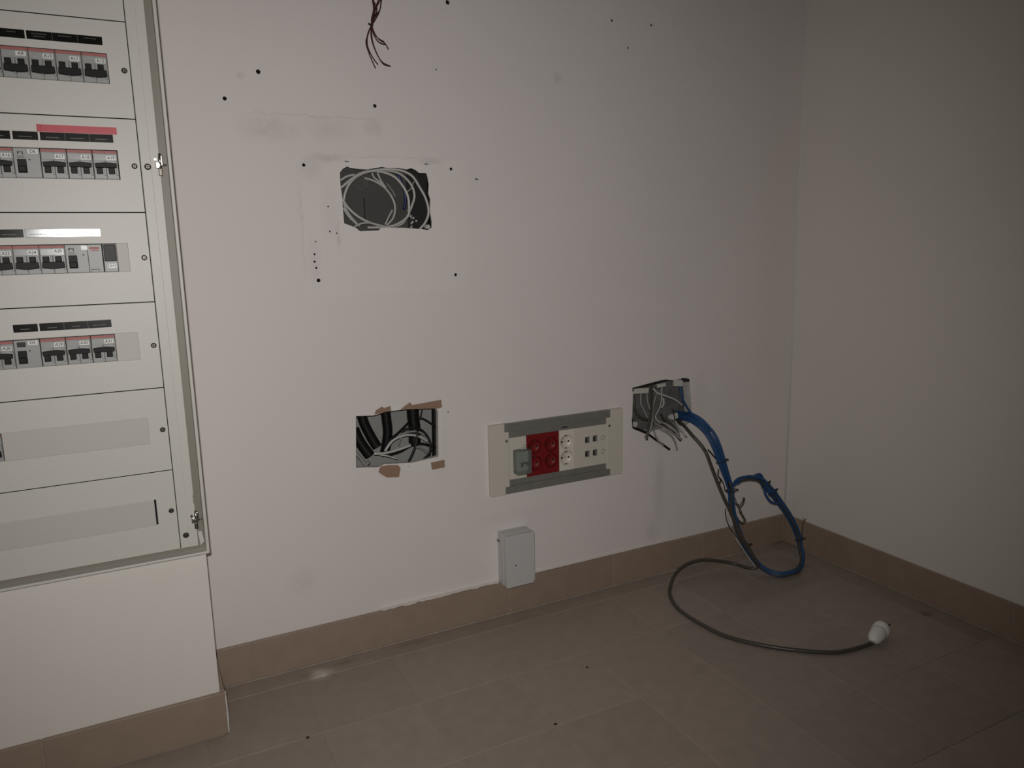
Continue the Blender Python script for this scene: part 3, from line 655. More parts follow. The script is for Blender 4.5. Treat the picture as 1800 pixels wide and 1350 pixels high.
for n_o, pts in (('baseboard_back', [(XS + .012, -.0098, .0004), (-.9, -.0096, .0004), (-.012, -.0096, .0004)]), ('baseboard_right', [(-.0096, -.012, .0004), (-.0096, -1.5, .0004), (-.0096, YF, .0004)])):
    b = MB(); b.tube(pts, .0016, 6, 8); obj('grout_joint', b, M['grout'], bpy.data.objects[n_o])

# uneven plaster edge above the skirting
rng = random.Random(3)
def ragged(x0, x1, n, lo, hi, amp):
    top = [(x0 + (x1 - x0) * i / n, hi + rng.uniform(-.4, .4) * amp) for i in range(n + 1)]
    bot = [(x0 + (x1 - x0) * i / n, lo + rng.uniform(-1, 1) * amp) for i in range(n + 1)]
    return bot + top[::-1]
for x0, x1, lo in ((-1.30, -0.995, 0.0895), (-0.90, -0.45, 0.0905)):
    b = MB(); b.prism(ragged(x0, x1, 30, lo, lo + .003, .0016), -0.0030 if x0 > -1 else -0.0094, -0.0002)
    obj('plaster_edge', b, M['wall_plain'], wall_back)

# recesses behind the three broken holes
def recess(xa, xb, za, zb, y0, y1, mt):
    b = MB(); b.fix = False
    v = [b.bm.verts.new(p) for p in ((xa, y0, za), (xb, y0, za), (xb, y0, zb), (xa, y0, zb), (xa, y1, za), (xb, y1, za), (xb, y1, zb), (xa, y1, zb))]
    for q in ((4, 5, 6, 7), (0, 1, 5, 4), (1, 2, 6, 5), (2, 3, 7, 6), (3, 0, 4, 7)):
        b.bm.faces.new([v[i] for i in q])
    return obj('recess_box', b, mt, wall_back)
ra = recess(-1.345, -1.115, 0.94, 1.115, 0.0045, 0.07, M['black_box'])
rb = recess(-1.352, -1.118, 0.405, 0.60, 0.0145, 0.085, M['cavity'])
rc = recess(-0.60, -0.365, 0.40, 0.575, 0.0305, 0.075, M['cavity_c'])
# box plate with a groove and a knock-out in the coil hole
b = MB()
b.plate(rect(-1.344, -1.175, 0.941, 1.114), [rect(-1.2745, -1.2725, 0.985, 1.035)], 0.040, 0.046, 0, 0)
pl = obj('box_plate', b, M['grey_box'], ra)
b = MB(); b.torus((-1.278, 0.0398, 1.068), (0, 1, 0), 0.0135, 0.0009, 24, 6); b.torus((-1.278, 0.0398, 1.068), (0, 1, 0), 0.0065, 0.0008, 20, 6)
obj('knockout', b, M['cavity_c'], ra)
b = MB()
for i in range(26):
    x = -1.162 + rng.gauss(0, .007); z = 0.985 + rng.gauss(0, .014); r = rng.uniform(.0008, .0032)
    bb = bmesh.new(); bmesh.ops.create_icosphere(bb, subdivisions=1, radius=r, matrix=Matrix.Translation((x, 0.066 - r * .3, z))); b._merge(bb)
o = obj('plaster_specks', b, M['plaster'], ra); o['kind'] = 'stuff'
b = MB(); b.cyl((-1.1395, 0.03, 0.971), (-1.1395, 0.006, 0.971), 0.0048, 14); b.torus((-1.1395, 0.006, 0.971), (0, 1, 0), .0042, .001, 16, 6)
obj('screw_post', b, M['cable_grey'], ra)

# torn board paper and plaster flakes round the torn-edged hole
def centroid_scale(poly, s):
    cx = sum(p[0] for p in poly) / len(poly); cz = sum(p[1] for p in poly) / len(poly)
    return [(cx + (x - cx) * s, cz + (z - cz) * s) for x, z in poly]
for n in ('torn_1', 'torn_2', 'torn_3', 'torn_4'):
    b = MB(); b.prism(xz(n), -0.0008, -0.0001); obj('torn_paper', b, M['paper'], wall_back)
for n in ('flake_1', 'flake_2', 'flake_3', 'flake_4'):
    b = MB(); b.prism(xz(n), -0.0012, -0.0001); obj('plaster_flake', b, M['ceiling'], wall_back)

# ------------------------------------------------------------------ electrical cabinet
YP = -0.183                         # face of the cover panels
PX0, PX1 = -2.325, -1.7175
ZT = 1.2936 + 0.15                  # top of the uppermost panel in view
cab = thing('electrical_cabinet', (-2.01, YS, 0.378), 'cream steel flush electrical distribution cabinet without its door', 'cabinet')
b = MB(); b.fix = False
LO = (-2.361, -1.669, 0.378, 1.632)
b.plate(rect(*LO), [rect(LO[0] + .0058, LO[1] - .0058, LO[2] + .005, LO[3] - .005)], -0.1915, YS - 0.0003)
bmesh.ops.remove_doubles(b.bm, verts=b.bm.verts[:], dist=1e-6)
frame = obj('outer_frame', b, M['paint_metal'], cab)
bv = frame.modifiers.new('bevel', 'BEVEL'); bv.width = 0.0016; bv.segments = 3; bv.limit_method = 'ANGLE'
b = MB(); b.fix = False
tr = (LO[0] + .006, LO[1] - .012, LO[2] + .011, LO[3] - .011)
b.plate(rect(LO[0] + .0059, LO[1] - .0059, LO[2] + .0051, LO[3] - .0051), [rect(LO[0] + .034, LO[1] - .034, LO[2] + .0135, LO[3] - .034)], -0.1725, -0.1718)
obj('door_groove', b, M['paint_metal_in'], cab)
b = MB()
b.box(-2.345, -1.688, -0.092, -0.09, CZ0 + .004, CZ1 - .004)
obj('back_pan', b, M['dark_in'], cab)
b = MB()
b.box(-1.7164, -1.6868, YP - .0022, -0.1728, 0.3945, 1.6, bev=0.0012)
b.box(-1.7015, -1.7005, YP - .0028, YP - .002, 0.3955, 1.599, bev=0.0004)
rail = obj('mounting_strip', b, M['paint_metal'], cab)
b = MB(); b.box(-2.343, -2.3265, YP - .0022, -0.1728, 0.3945, 1.6, bev=0.0012)
obj('mounting_strip', b, M['paint_metal'], cab)
b = MB(); b.box(-1.6885, -1.6878, YP - .003, YP - .0016, .476, .492); obj('slot', b, M['dark_in'], rail)

SCREW = {}
def screw(parent, x, y, z, r=0.0036, mt='screw'):
    if (r, mt) not in SCREW:
        s = MB()
        s.sweep([Vector((0, .001, 0)), Vector((0, -.0008, 0)), Vector((0, -.0016, 0))], lambda i: (r, r, r * .72)[i], 14, 0)
        s.box(-r * .6, r * .6, -.00175, -.0014, -r * .12, r * .12, mi=1)
        s.box(-r * .12, r * .12, -.00175, -.0014, -r * .6, r * .6, mi=1)
        s.torus((0, -.0002, 0), (0, 1, 0), r * 1.12, r * .14, 16, 5, 1)
        SCREW[(r, mt)] = s.mesh('screw', [M[mt], M['dark_in']])
    return place('screw', SCREW[(r, mt)], (x, y, z), parent)

for z in (1.068, 0.4186):
    screw(rail, -1.7062, YP - .0024, z, 0.0042)

# hinges: zinc leaf with knuckle and pins
def hinge(z):
    h = MB()
    h.box(-1.6945, -1.6865, YP - .0075, YP - .002, z - .005, z + .006, bev=.001)
    h.box(-1.6895, -1.6825, YP - .010, YP - .003, z - .0015, z + .016, bev=.0012)
    h.cyl((-1.687, YP - .0085, z - .004), (-1.687, YP - .0085, z + .019), .0022, 12)
    h.cyl((-1.6905, YP - .0105, z), (-1.6905, YP - .006, z), .0032, 14)
    h.cyl((-1.6940, YP - .009, z + .009), (-1.6940, YP - .002, z + .009), .0022, 12)
    h.box(-1.6905, -1.6845, YP - .006, YP - .002, z - .017, z - .005, bev=.001, mi=1)
    h.cyl((-1.6822, YP - .006, z + .001), (-1.6775, YP - .006, z + .001), .0016, 10)
    return obj('hinge', h, [M['steel'], M['screw']], cab)
hinge(1.0705); hinge(0.445)
b = MB(); b.prism([(-1.6855, .419), (-1.679, .419), (-1.676, .398), (-1.683, .392)], -.1775, -.1729); obj('hinge_lug', b, M['paint_metal'], cab)

OPX0, OPX1 = -2.29, -1.749          # opening for the modules
def panel(i, cut=True):
    zt = 1.2936 + .15 - .15 * i; z0, z1 = zt - .1493, zt - .0007
    p = MB(); p.fix = False
    p.plate(rect(PX0, PX1, z0, z1), [rect(OPX0, OPX1, zt - .097, zt - .0505)] if cut else [], YP, YP + .0018)
    o = obj('cover_panel', p, M['paint_metal'], cab)
    bv = o.modifiers.new('bevel', 'BEVEL'); bv.width = 0.0005; bv.segments = 2; bv.limit_method = 'ANGLE'
    screw(o, -1.726, YP - .0004, zt - .075); screw(o, -2.312, YP - .0004, zt - .075)
    return o, zt
PAN = [panel(i, i > 0) for i in range(0, 7)]
p = MB(); p.fix = False; p.plate(rect(PX0, PX1, 1.4443, 1.60), [], YP, YP + .0018); obj('cover_panel', p, M['paint_metal'], cab)

rp = random.Random(11)
def strip_seg(pan, zt, x0, x1, text=2, tilt=0.0):
    s = MB()
    s.box(x0, x1, YP - .0012, YP - .0001, zt - .0388, zt - .0262, bev=.0003, seg=1)
    n = max(1, round((x1 - x0) / .035))
    for k in range(n):
        c = x0 + (x1 - x0) * (k + .5) / n
        if k: s.box(c - (x1 - x0) / n / 2 - .0003, c - (x1 - x0) / n / 2 + .0002, YP - .00128, YP - .0011, zt - .0385, zt - .0265, mi=1)
        if text:
            for j in range(text if text == 1 else rp.choice((1, 2))):
                ww = rp.uniform(.006, .011); zz = zt - .0325 + (.0022 if j == 0 and text == 2 else -.0016)
                xx = c - ww
                while xx < c + ww:
                    l = rp.uniform(.0008, .0024); s.box(xx, min(xx + l, c + ww), YP - .00126, YP - .0011, zz - .0007, zz + .0007, mi=1); xx += l + .0007
    if tilt:                                             # strip turned on purpose so that the flash glare lands on it
        bmesh.ops.rotate(s.bm, verts=s.bm.verts[:], cent=((x0 + x1) / 2, YP - .001, zt - .0325), matrix=Matrix.Rotation(math.radians(tilt), 3, 'Z'))
        bmesh.ops.translate(s.bm, verts=s.bm.verts[:], vec=(0, -.0022, 0))
    return obj('label_strip', s, [M['strip_black'], M['strip_print']], pan)
def blank(pan, zt, x0, x1, proud=.0012):
    s = MB(); s.box(x0, x1, YP - proud, YP + .006, zt - .0978, zt - .0497, bev=.0008)
    return obj('blank_cover', s, M['blank'], pan)

(p1, t1), (p2, t2), (p3, t3), (p4, t4), (p5, t5), (p6, t6) = PAN[1:]
for x0, x1 in ((-1.8569, -1.7533), (-2.00, -1.8590), (-2.25, -2.003)): strip_seg(p1, t1, x0, x1)
for x0, x1 in ((-1.8558, -1.7533), (-1.8925, -1.8585), (-1.99, -1.8955), (-2.25, -1.993)): strip_seg(p2, t2, x0, x1, 1)
strip_seg(p3, t3, -1.893, -1.7870, 1, 1.9)
for x0, x1 in ((-2.05, -1.8955), (-2.25, -2.053)): strip_seg(p3, t3, x0, x1, 1)
for x0, x1 in ((-1.8905, -1.7868), (-1.9270, -1.8930), ): strip_seg(p4, t4, x0, x1, 1)
s = MB(); s.box(-1.859, -1.7468, YP - .0006, YP - .0001, 1.1178, 1.1290); s.box(-1.859, -1.853, YP - .0016, YP - .0006, 1.1180, 1.1288, bev=.0004)
obj('red_tape', s, M['red_tape'], p2)
blank(p3, t3, -1.7665, -1.7488); blank(p4, t4, -1.7838, -1.7485, .002)
blank(p5, t5, -1.9632, -1.7478); blank(p6, t6, -2.285, -1.7520)
for pp, tt, xe in ((p1, t1, -1.9655), (p2, t2, -2.0025), (p3, t3, -1.985), (p4, t4, -2.0015), (p5, t5, -2.0)): blank(pp, tt, -2.288, xe - .0007)

# circuit breakers: one prototype mesh per part, every breaker its own thing
BW = 0.0360
def proto():
    P = {}
    b = MB()
    for s in (-1, 1):
        b.box(s * .0177 - (.0000 if s < 0 else .0176), s * .0177 + (.0176 if s < 0 else .0), -.0004, .055, .0004, .0456, bev=.0005, seg=1)
    for s in (-1, 1):
        b.box(s * .0088 + .0052, s * .0088 + .0084, -.0052, .001, .006, .0285, bev=.0006, seg=1) if s < 0 else b.box(.0140, .0172, -.0052, .001, .006, .0285, bev=.0006, seg=1)
    P['body'] = b.mesh('body', M['breaker'])
    b = MB(); b.box(-.0175, .0175, -.0012, 0, .0408, .0452, bev=.0003, seg=1); P['red_stripe'] = b.mesh('red_stripe', M['breaker_red'])
    b = MB(); b.box(-.0168, .0168, -.0016, 0, .0292, .0400, bev=.0006, seg=2); P['label_window'] = b.mesh('label_window', M['breaker_win'])
    for k, up_ in (('on', True), ('off', False)):
        b = MB()
        za, zb = ((.0178, .0262), (.0078, .0192))[0 if up_ else 1]
        b.prism([(-.0155, za), (.0155, za), (.0162, zb - .0014), (.004, zb), (-.004, zb), (-.0162, zb - .0014)] if up_ else
                [(-.0162, za + .0014), (-.004, za), (.004, za), (.0162, za + .0014), (.0155, zb), (-.0155, zb)], -.0088, -.0012, bev=.0006)
        l0, l1 = (.0082, .0182) if up_ else (.0188, .0280)
        for s in (-.0098, .0076): b.box(s - .0046, s + .0046, -.0055, 0, l0, l1, bev=.0008)
        P['toggle_' + k] = b.mesh('toggle', M['black'])
    b = MB(); b.box(-.0070, .0070, -.0004, 0, -.0036, .0036, bev=.0002, seg=1); P['sticker'] = b.mesh('label_sticker', M['sticker'])
    b = MB(); b.box(-.0177, .0177, -.0022, .055, .0004, .0456, bev=.0006, seg=1); P['rcd'] = b.mesh('body', M['breaker'])
    b = MB(); b.box(-.0062, .0062, -.0026, 0, .0075, .0285, bev=.0006); b.box(-.0056, .0056, -.008, -.002, .0085, .018, bev=.0012); P['rcd_toggle'] = b.mesh('toggle', M['black'])
    b = MB(); b.box(-.006, .006, -.0003, 0, .0345, .0425); P['rcd_mark'] = b.mesh('printed_mark', M['ink'])
    b = MB()
    for x, z, ww, hh in ((-.004, .0385, .001, .004), (.0, .0395, .0028, .0012), (.002, .037, .0008, .003), (-.001, .033, .005, .0007), (-.001, .0305, .0055, .0006)):
        b.box(x - ww, x + ww, -.0003, 0, z - hh / 2, z + hh / 2)
    P['rcd_print'] = b.mesh('printed_mark', M['ink'])
    b = MB(); b.box(-.0012, .0012, -.0005, 0, -.001, .001, bev=.0002); P['test'] = b.mesh('test_button', M['ink'])
    return P
PR = proto()
TX = {}
def sticker(br, base, txt, dx, z, dy):
    st = place('label_sticker', PR['sticker'], (base[0] + dx, base[1] + dy, base[2] + z), br)
    if txt:
        if txt not in TX: TX[txt] = text_mesh(txt, .0066 if len(txt) < 4 else .006, M['ink'])
        place('lettering', TX[txt], (base[0] + dx, base[1] + dy - .00045, base[2] + z), st)
def breaker(zt, xr, on, txt, row, dz=0.0):
    """two-pole breaker whose right edge is at xr"""
    base = (xr - BW / 2, YP - .0002, zt - .0971)
    lab = ('grey two-pole circuit breaker with sticker %s, %s' % (txt, row)) if txt else 'grey two-pole circuit breaker without visible sticker, %s' % row
    br = thing('circuit_breaker', base, lab, 'circuit breaker', 'two-pole breakers in the cabinet')
    for n, k in (('body', 'body'), ('red_stripe', 'red_stripe'), ('label_window', 'label_window'), ('toggle', 'toggle_on' if on else 'toggle_off')):
        place(n, PR[k], base, br)
    if txt: sticker(br, base, txt, .0082, .0338 + dz, -.0016)
    return br
def rcd(zt, xr, txt, row, mark):
    base = (xr - BW / 2, YP - .0002, zt - .0971)
    br = thing('residual_current_breaker', base, 'grey residual-current breaker with one rocker and sticker %s, %s' % (txt, row), 'circuit breaker', 'residual-current breakers in the cabinet')
    place('body', PR['rcd'], base, br)
    sh = (base[0] - .0075, base[1] - .0020, base[2])
    place('toggle', PR['rcd_toggle'], sh, br)
    place('printed_mark', PR['rcd_mark' if mark else 'rcd_print'], (sh[0], base[1] - .0022, sh[2]), br)
    place('test_button', PR['test'], (base[0] + .003, base[1] - .0022, base[2] + .028), br)
    sticker(br, base, txt, .0085, .0405, -.0022)
    return br
R1, R2, R3, R4 = 'in the top row', 'under the red tape', 'in the third row', 'in the lowest row'
x = -1.7494
for i, t in enumerate(('A12', 'A11', 'A10', 'A9', 'A8', 'A7')): breaker(t1, x - i * .0361, False, t, R1, (0, .0005, .0012, .002, .001, .001)[i])
x = -1.7500
for i, t in enumerate(('A19', 'A18', 'A17')): breaker(t2, x - i * .0363, True, t, R2)
rcd(t2, x - 3 * .0363, 'D6', R2, False)
for i, t in enumerate(('A16', 'A15', 'A14')): breaker(t2, x - (4 + i) * .0361 - .0004, True, t, R2)
# row 3: single module with a dark window, wide residual-current unit, breakers
x = -1.7668
base = (x - .0105, YP - .0002, t3 - .0971)
md = thing('indicator_module', base, 'narrow module with dark window and sticker DH2 beside a blank cover', 'module')
b = MB(); b.box(-.0104, .0104, -.0006, .055, .0004, .0456, bev=.0006); place('body', b.mesh('body', M['breaker']), base, md)
b = MB(); b.box(-.0085, .0095, -.0042, -.0006, .0175, .0448, bev=.0012); place('window', b.mesh('window', M['smoke']), base, md)
b = MB(); b.box(-.0075, .0005, -.0012, 0, .026, .040, bev=.0004); b.box(-.0104, -.0092, -.0012, 0, .001, .045); place('dark_insert', b.mesh('dark_insert', M['black']), base, md)
sticker(md, base, 'DH2', .0018, .0100, -.0010)
x = -1.7882
base = (x - .0265, YP - .0002, t3 - .0971)
br = thing('residual_current_unit', base, 'wide grey residual-current unit with black rocker and blank shiny sticker', 'circuit breaker')
b = MB(); b.box(-.0264, .0054, -.0022, .055, .0004, .0456, bev=.0006); b.box(.0056, .0264, -.0030, .055, .0004, .0456, bev=.0006); place('body', b.mesh('body', M['breaker']), base, br)
place('toggle', PR['rcd_toggle'], (base[0] - .0165, base[1] - .002, base[2]), br)
place('printed_mark', PR['rcd_print'], (base[0] - .0165, base[1] - .0022, base[2]), br)
sticker(br, base, '', .0035, .0405, -.0022)
place('test_button', PR['test'], (base[0] - .001, base[1] - .0022, base[2] + .029), br)
b = MB(); b.box(-.0065, .0075, -.0002, 0, .038, .0415); b.box(-.004, .007, -.0002, 0, .035, .0365); place('red_print', b.mesh('red_print', M['ink_red']), (base[0] + .015, base[1] - .003, base[2]), br)
b = MB(); b.box(-.006, .006, -.0002, 0, .0048, .0056); b.box(-.006, -.0055, -.0002, 0, .001, .0055); b.box(.0055, .006, -.0002, 0, .001, .0055); place('printed_mark', b.mesh('printed_mark', M['ink']), (base[0] + .014, base[1] - .003, base[2]), br)
x = -1.8413
for i, t in enumerate(('A25', 'A24', 'A23', 'A22')): breaker(t3, x - i * .0358, False, t, R3, (.0022, .0005, 0, 0)[i])
x = -1.7840
for i, t in enumerate(('A31', 'A30', 'A29')): breaker(t4, x - i * .0364, True, t, R4, .001)
rcd(t4, x - 3 * .0364, 'D5', R4, True)
for i, t in enumerate(('A28', 'A27')): breaker(t4, x - (4 + i) * .0362 - .0006, True, t, R4)
breaker(t5, -1.9638, False, '', 'beside a long blank cover')

# ------------------------------------------------------------------ socket panel on the wall
SX0, SX1, SZ0, SZ1, SY = -1.010, -0.621, 0.3185, 0.4975, -0.012
pan = thing('socket_panel', (-0.8155, 0, SZ0), 'cream wall socket panel with red sockets and grey aluminium rails', 'socket panel')
for s, (xa, xb, xc) in ((-1, (SX0, -0.9700, -0.9585)), (1, (SX1, -0.6590, -0.6705))):
    b = MB()
    poly = [(xa, SZ0), (xb, SZ0), (xb, SZ0 + .019), (xc, SZ0 + .019), (xc, SZ1 - .0205), (xb, SZ1 - .0205), (xb, SZ1), (xa, SZ1)]
    b.prism(poly if s < 0 else poly[::-1], SY - .0015, -0.0003, bev=.0008)
    e = obj('end_cap', b, M['cream'], pan)
    screw(e, -0.9655 if s < 0 else -0.6635, SY - .0018, 0.4548, .0028, 'steel')
for za, zb, zc in ((SZ1 - .0205, SZ1 - .0005, 0.4612), (SZ0 + .019, SZ0 + .0005, 0.3540)):
    b = MB()
    b.box(-0.9695, -0.6595, SY, -0.0003, min(za, zb), max(za, zb), bev=.0008)
    b.box(-0.9580, -0.6710, SY + .0035, -0.0003, min(za, zc), max(za, zc), bev=.0005)
    o = obj('rail', b, M['alu'], pan)
b = MB(); b.box(-.806, -.7875, SY + .0029, SY + .004, .4662, .4688, bev=.0004); obj('slot', b, M['hole_black'], pan)

SOCK = (0.4290, 0.3868)
def socket_module(x0, x1, mt, name, label=None):
    xc = (x0 + x1) / 2
    b = MB(); b.fix = False
    b.plate(rect(x0 + .0002, x1 - .0002, 0.3545, 0.4608), [circle(xc, z, .0192, 28) for z in SOCK], SY, SY + .004)
    o = obj(name, b, mt, pan)
    if label: o['label'] = label
    for z in SOCK:
        d = MB()
        d.sweep([Vector((xc, SY + .0002, z)), Vector((xc, SY + .0075, z)), Vector((xc, SY + .0076, z)), Vector((xc, SY + .0078, z))], lambda i: (.0192, .0178, .0178, .0001)[i], 28, 0, caps=False)
        for sx, sz in ((-.0095, -.001), (.0095, -.001)): d.cyl((xc + sx, SY + .0070, z + sz), (xc + sx, SY + .0082, z + sz), .0026, 10, 1)
        for sz in (.0155, -.0155): d.box(xc - .0022, xc + .0022, SY + .001, SY + .0072, z + sz - .0010, z + sz + .0010, bev=.0004, mi=2)
        d.cyl((xc, SY + .0065, z), (xc, SY + .0078, z), .0016, 8, 2)
        obj('socket_dish', d, [mt, M['hole_black'], M['steel']], o)
    return o
socket_module(-0.9097, -0.8629, M['red_plastic'], 'double_socket', 'dark red double socket module')
socket_module(-0.8627, -0.8160, M['red_plastic'], 'double_socket', 'dark red double socket module')
socket_module(-0.8158, -0.7705, M['white_plastic'], 'double_socket', 'cream white double socket module')
RJ = [(-0.7308, .4255), (-0.7071, .4262), (-0.731, .388), (-0.7072, .388)]
b = MB(); b.fix = False
b.plate(rect(-0.7703, -0.6708, 0.3545, 0.4608), [rect(x - .0072, x + .0072, z - .0088, z + .0088) for x, z in RJ], SY, SY + .004)
dp = obj('data_plate', b, M['cream'], pan)
for i, (x, z) in enumerate(RJ):
    d = MB(); d.fix = False
    d.plate(rect(x - .0078, x + .0078, z - .0095, z + .0095), [rect(x - .0056, x + .0056, z - .0066, z + .0050)], SY + .001, SY + .010)
    d.box(x - .0078, x + .0078, SY + .010, SY + .0108, z - .0095, z + .0095, mi=1)
    d.box(x - .005, x + .005, SY + .003, SY + .010, z - .0078, z - .0066, mi=1)
    d.box(x - .0055, x + .0055, SY + .0002, SY + .003, z + (.0062 if i < 2 else .0062), z + .0075, mi=1)
    obj('data_jack', d, [M['cable_mid'], M['hole_black']], dp)
for z in (.4253, .3881):
    d = MB(); d.sweep([Vector((-.6832, SY + .001, z)), Vector((-.6832, SY - .0016, z)), Vector((-.6832, SY - .0022, z))], lambda i: (.0052, .0052, .0042)[i], 18)
    d.torus((-.6832, SY - .0001, z), (0, 1, 0), .0060, .0006, 20, 6, 1)
    obj('blanking_plug', d, [M['blank'], M['cable_mid']], dp)
b = MB(); b.box(-0.9575, -0.9099, SY, -.001, 0.3545, 0.4608, bev=.0005); bp_ = obj('breaker_plate', b, M['cream'], pan)
b = MB(); b.box(-.9440, -.9130, -.028, SY, .3775, .4265, bev=.0012); b.box(-.940, -.917, -.0335, -.028, .384, .405, bev=.001)
bk = obj('small_breaker', b, M['cable_grey'], pan)
b = MB(); b.box(-.938, -.9145, -.0350, -.0330, .389, .4015, bev=.0008); b.box(-.931, -.923, -.0358, -.0345, .3875, .3955, bev=.0006, mi=1); obj('toggle', b, [M['black'], M['cable_grey']], bk)
b = MB()
cx0, cx1, cz0, cz1, cyf = -.9485, -.9085, .3700, .4305, -.0385
b.box(cx0, cx1, cyf, SY - .0005, cz0, cz1, bev=.0025)
cv = obj('clear_cover', b, M['clear'], pan); cv['label'] = 'clear plastic flip cover over the small breaker'
b = MB(); b.torus((-.9215, -.019, .4345), (0, 1, 0), .0062, .0014, 20, 6); b.box(-.9295, -.9135, -.021, SY - .0005, .4285, .4325, bev=.0008); obj('latch', b, M['cable_grey'], cv)

# ------------------------------------------------------------------ surface junction box
jb = thing('junction_box', (-.951, 0, .0890), 'pale grey surface junction box standing on the skirting', 'junction box')
b = MB(); b.box(-.9905, -.9115, -.030, -.0003, .0892, .2235, bev=.0016); obj('base', b, M['box_plastic'], jb)
b = MB(); b.box(-.9905, -.9115, -.0505, -.0306, .0892, .2235, bev=.0016)
for x, z, ww, hh in ((-.964, .196, .0008, .006), (-.946, .2005, .003, .0008), (-.958, .2135, .004, .0007), (-.936, .2125, .005, .0007)):
    b.box(x - ww, x + ww, -.0509, -.050, z - hh / 2, z + hh / 2)
ld = obj('lid', b, M['box_plastic'], jb)
for x, z in ((-.9155, .0945), (-.966, .146)): screw(ld, x, -.0507, z, .0016)
b = MB(); b.box(-.9925, -.9904, -.012, -.0003, .199, .2025, bev=.0005); obj('tab', b, M['screw'], jb)

# ------------------------------------------------------------------ coil of grey cable in the coil hole
def run(name, path, r, mt, parent=None, n=8, res=7):
    b = MB(); b.tube(PATHS[path], r, n, res)
    return obj(name, b, M[mt], parent)
co = thing('cable_coil', tuple(PATHS['a1'][0]), 'coil of pale grey cable filling the coil hole', 'cable')
for n, r in (('a1', .0029), ('a2', .0029), ('a3', .0028), ('a5', .0028), ('a6', .0026), ('a7', .0022), ('a9', .0026)): run('cable_loop', n, r, 'cable_grey', co, 9)
tag(run('cable', 'a8', .0020, 'cable_grey', None), 'thin whitish cable arching over the bottom edge of the coil hole', 'cable')
tag(run('cable', 'a4', .0023, 'cable_grey', None), 'thin grey cable curving across the dark plate in the coil hole', 'cable')
for n in ('a10', 'a11'): tag(run('cable_end', n, .0019, 'cable_grey'), ('longer' if n == 'a10' else 'shorter') + ' of two grey cable ends pointing down inside the coil', 'cable', 'short cable ends in the coil hole')
tag(run('cable_end', 'a12', .0018, 'cable_grey'), 'short grey cable end rising from the bottom of the coil hole', 'cable')
tag(run('wire', 'a13', .0034, 'wire_blue'), 'dark blue wire behind the coil in the coil hole', 'wire')
tag(run('wire', 'a14', .0016, 'cable_mid'), 'thin grey wire shining in the black part of the coil hole', 'wire')
tag(run('wire', 'a15', .0020, 'cable_mid'), 'short grey wire between two loops of the coil', 'wire')

# ------------------------------------------------------------------ conduits and cables in the torn-edged hole
def conduit(path, R, label, group='black corrugated conduits in the torn-edged hole'):
    S = resample(spline(PATHS[path], 16), .0011)
    b = MB(); b.sweep(S, lambda i: R - .0011 + .0011 * math.cos(i * 2 * math.pi / 4), 18, 0, caps=False)
    b.sweep(S, R - .0028, 12, 0, caps=False)
    return tag(obj('corrugated_conduit', b, M['conduit']), label, 'conduit', group)
conduit('b1', .0122, 'black corrugated conduit slanting down to its open end in the torn-edged hole')
conduit('b2', .0128, 'black corrugated conduit in the bottom corner of the torn-edged hole')
conduit('b3', .0122, 'upright black corrugated conduit beside the slanting one')
conduit('b4', .0152, 'widest black corrugated conduit, from which cables fan out')
conduit('b5', .0085, 'narrow black conduit along the side of the torn-edged hole')
for n, r, lab in (('b6', .0026, 'black cable slanting down between two conduits'), ('b7', .0026, 'black cable arching over the grey ones in the torn-edged hole'),
                  ('b8', .0024, 'black cable bending off the widest conduit'), ('b9', .0026, 'black cable crossing the grey cables downwards'),
                  ('b10', .0028, 'black cable running across the torn-edged hole near its bottom'), ('b11', .0018, 'short thin black wire beside the widest conduit'),
                  ('b12', .0024, 'short black cable tail by the narrow conduit')):
    tag(run('cable', n, r, 'cable_black'), lab, 'cable')
for n, r, lab in (('g1', .0030, 'pale grey cable bowed across the torn-edged hole'), ('g2', .0030, 'pale grey cable lying level beneath the bowed one'),
                  ('g3', .0026, 'grey cable behind the black arch in the torn-edged hole'), ('g4', .0026, 'short grey cable end under the black arch in the torn-edged hole'),
                  ('g5', .0018, 'thin grey wire along the bottom of the torn-edged hole'), ('g6', .0042, 'thick grey cable hooked in the bottom corner under the conduits'),
                  ('g7', .0022, 'short grey cable seen between the conduits')):
    tag(run('cable', n, r, 'cable_grey' if n in ('g1', 'g2', 'g5') else 'cable_mid'), lab, 'cable')

CLIPLAB = ['widest dirty white plastic piece, over two hanging grey cables', 'flat white plastic piece above the thin whitish wire',
           'white plastic piece from which the single blue cable drops', 'white plastic block just where the blue bundle starts',
           'small white plastic piece above the black slanting cable', 'smallest white plastic piece, behind the short black wire']
# ------------------------------------------------------------------ clips and cable ends in the hole of the blue cables
for i, ((cx, cy, cz), (wx, wz, wy)) in enumerate(zip(PATHS['clips'], ((.027, .0085, .008), (.014, .006, .007), (.0150, .0105, .010), (.0115, .0085, .012), (.008, .0085, .008), (.006, .006, .008)))):
    b = MB(); b.box(cx - wx, cx + wx, cy, cy + wy, cz - wz, cz + wz * .8, bev=.0016); b.box(cx - wx * .5, cx - wx * .3, cy - .0012, cy + .001, cz - wz * .8, cz + wz * .6, bev=.0004)
    b.cyl((cx + wx * .45, cy - .001, cz), (cx + wx * .45, cy + .001, cz), wz * .4, 10)
    bmesh.ops.rotate(b.bm, verts=b.bm.verts[:], cent=(cx, cy, cz), matrix=Matrix.Rotation(math.radians((4, -3, 5, -8, 6, -10)[i]), 3, 'Y'))
    tag(obj('cable_clip', b, M['blank']), CLIPLAB[i], 'cable clip', 'white plastic pieces in the hole of the blue cables')
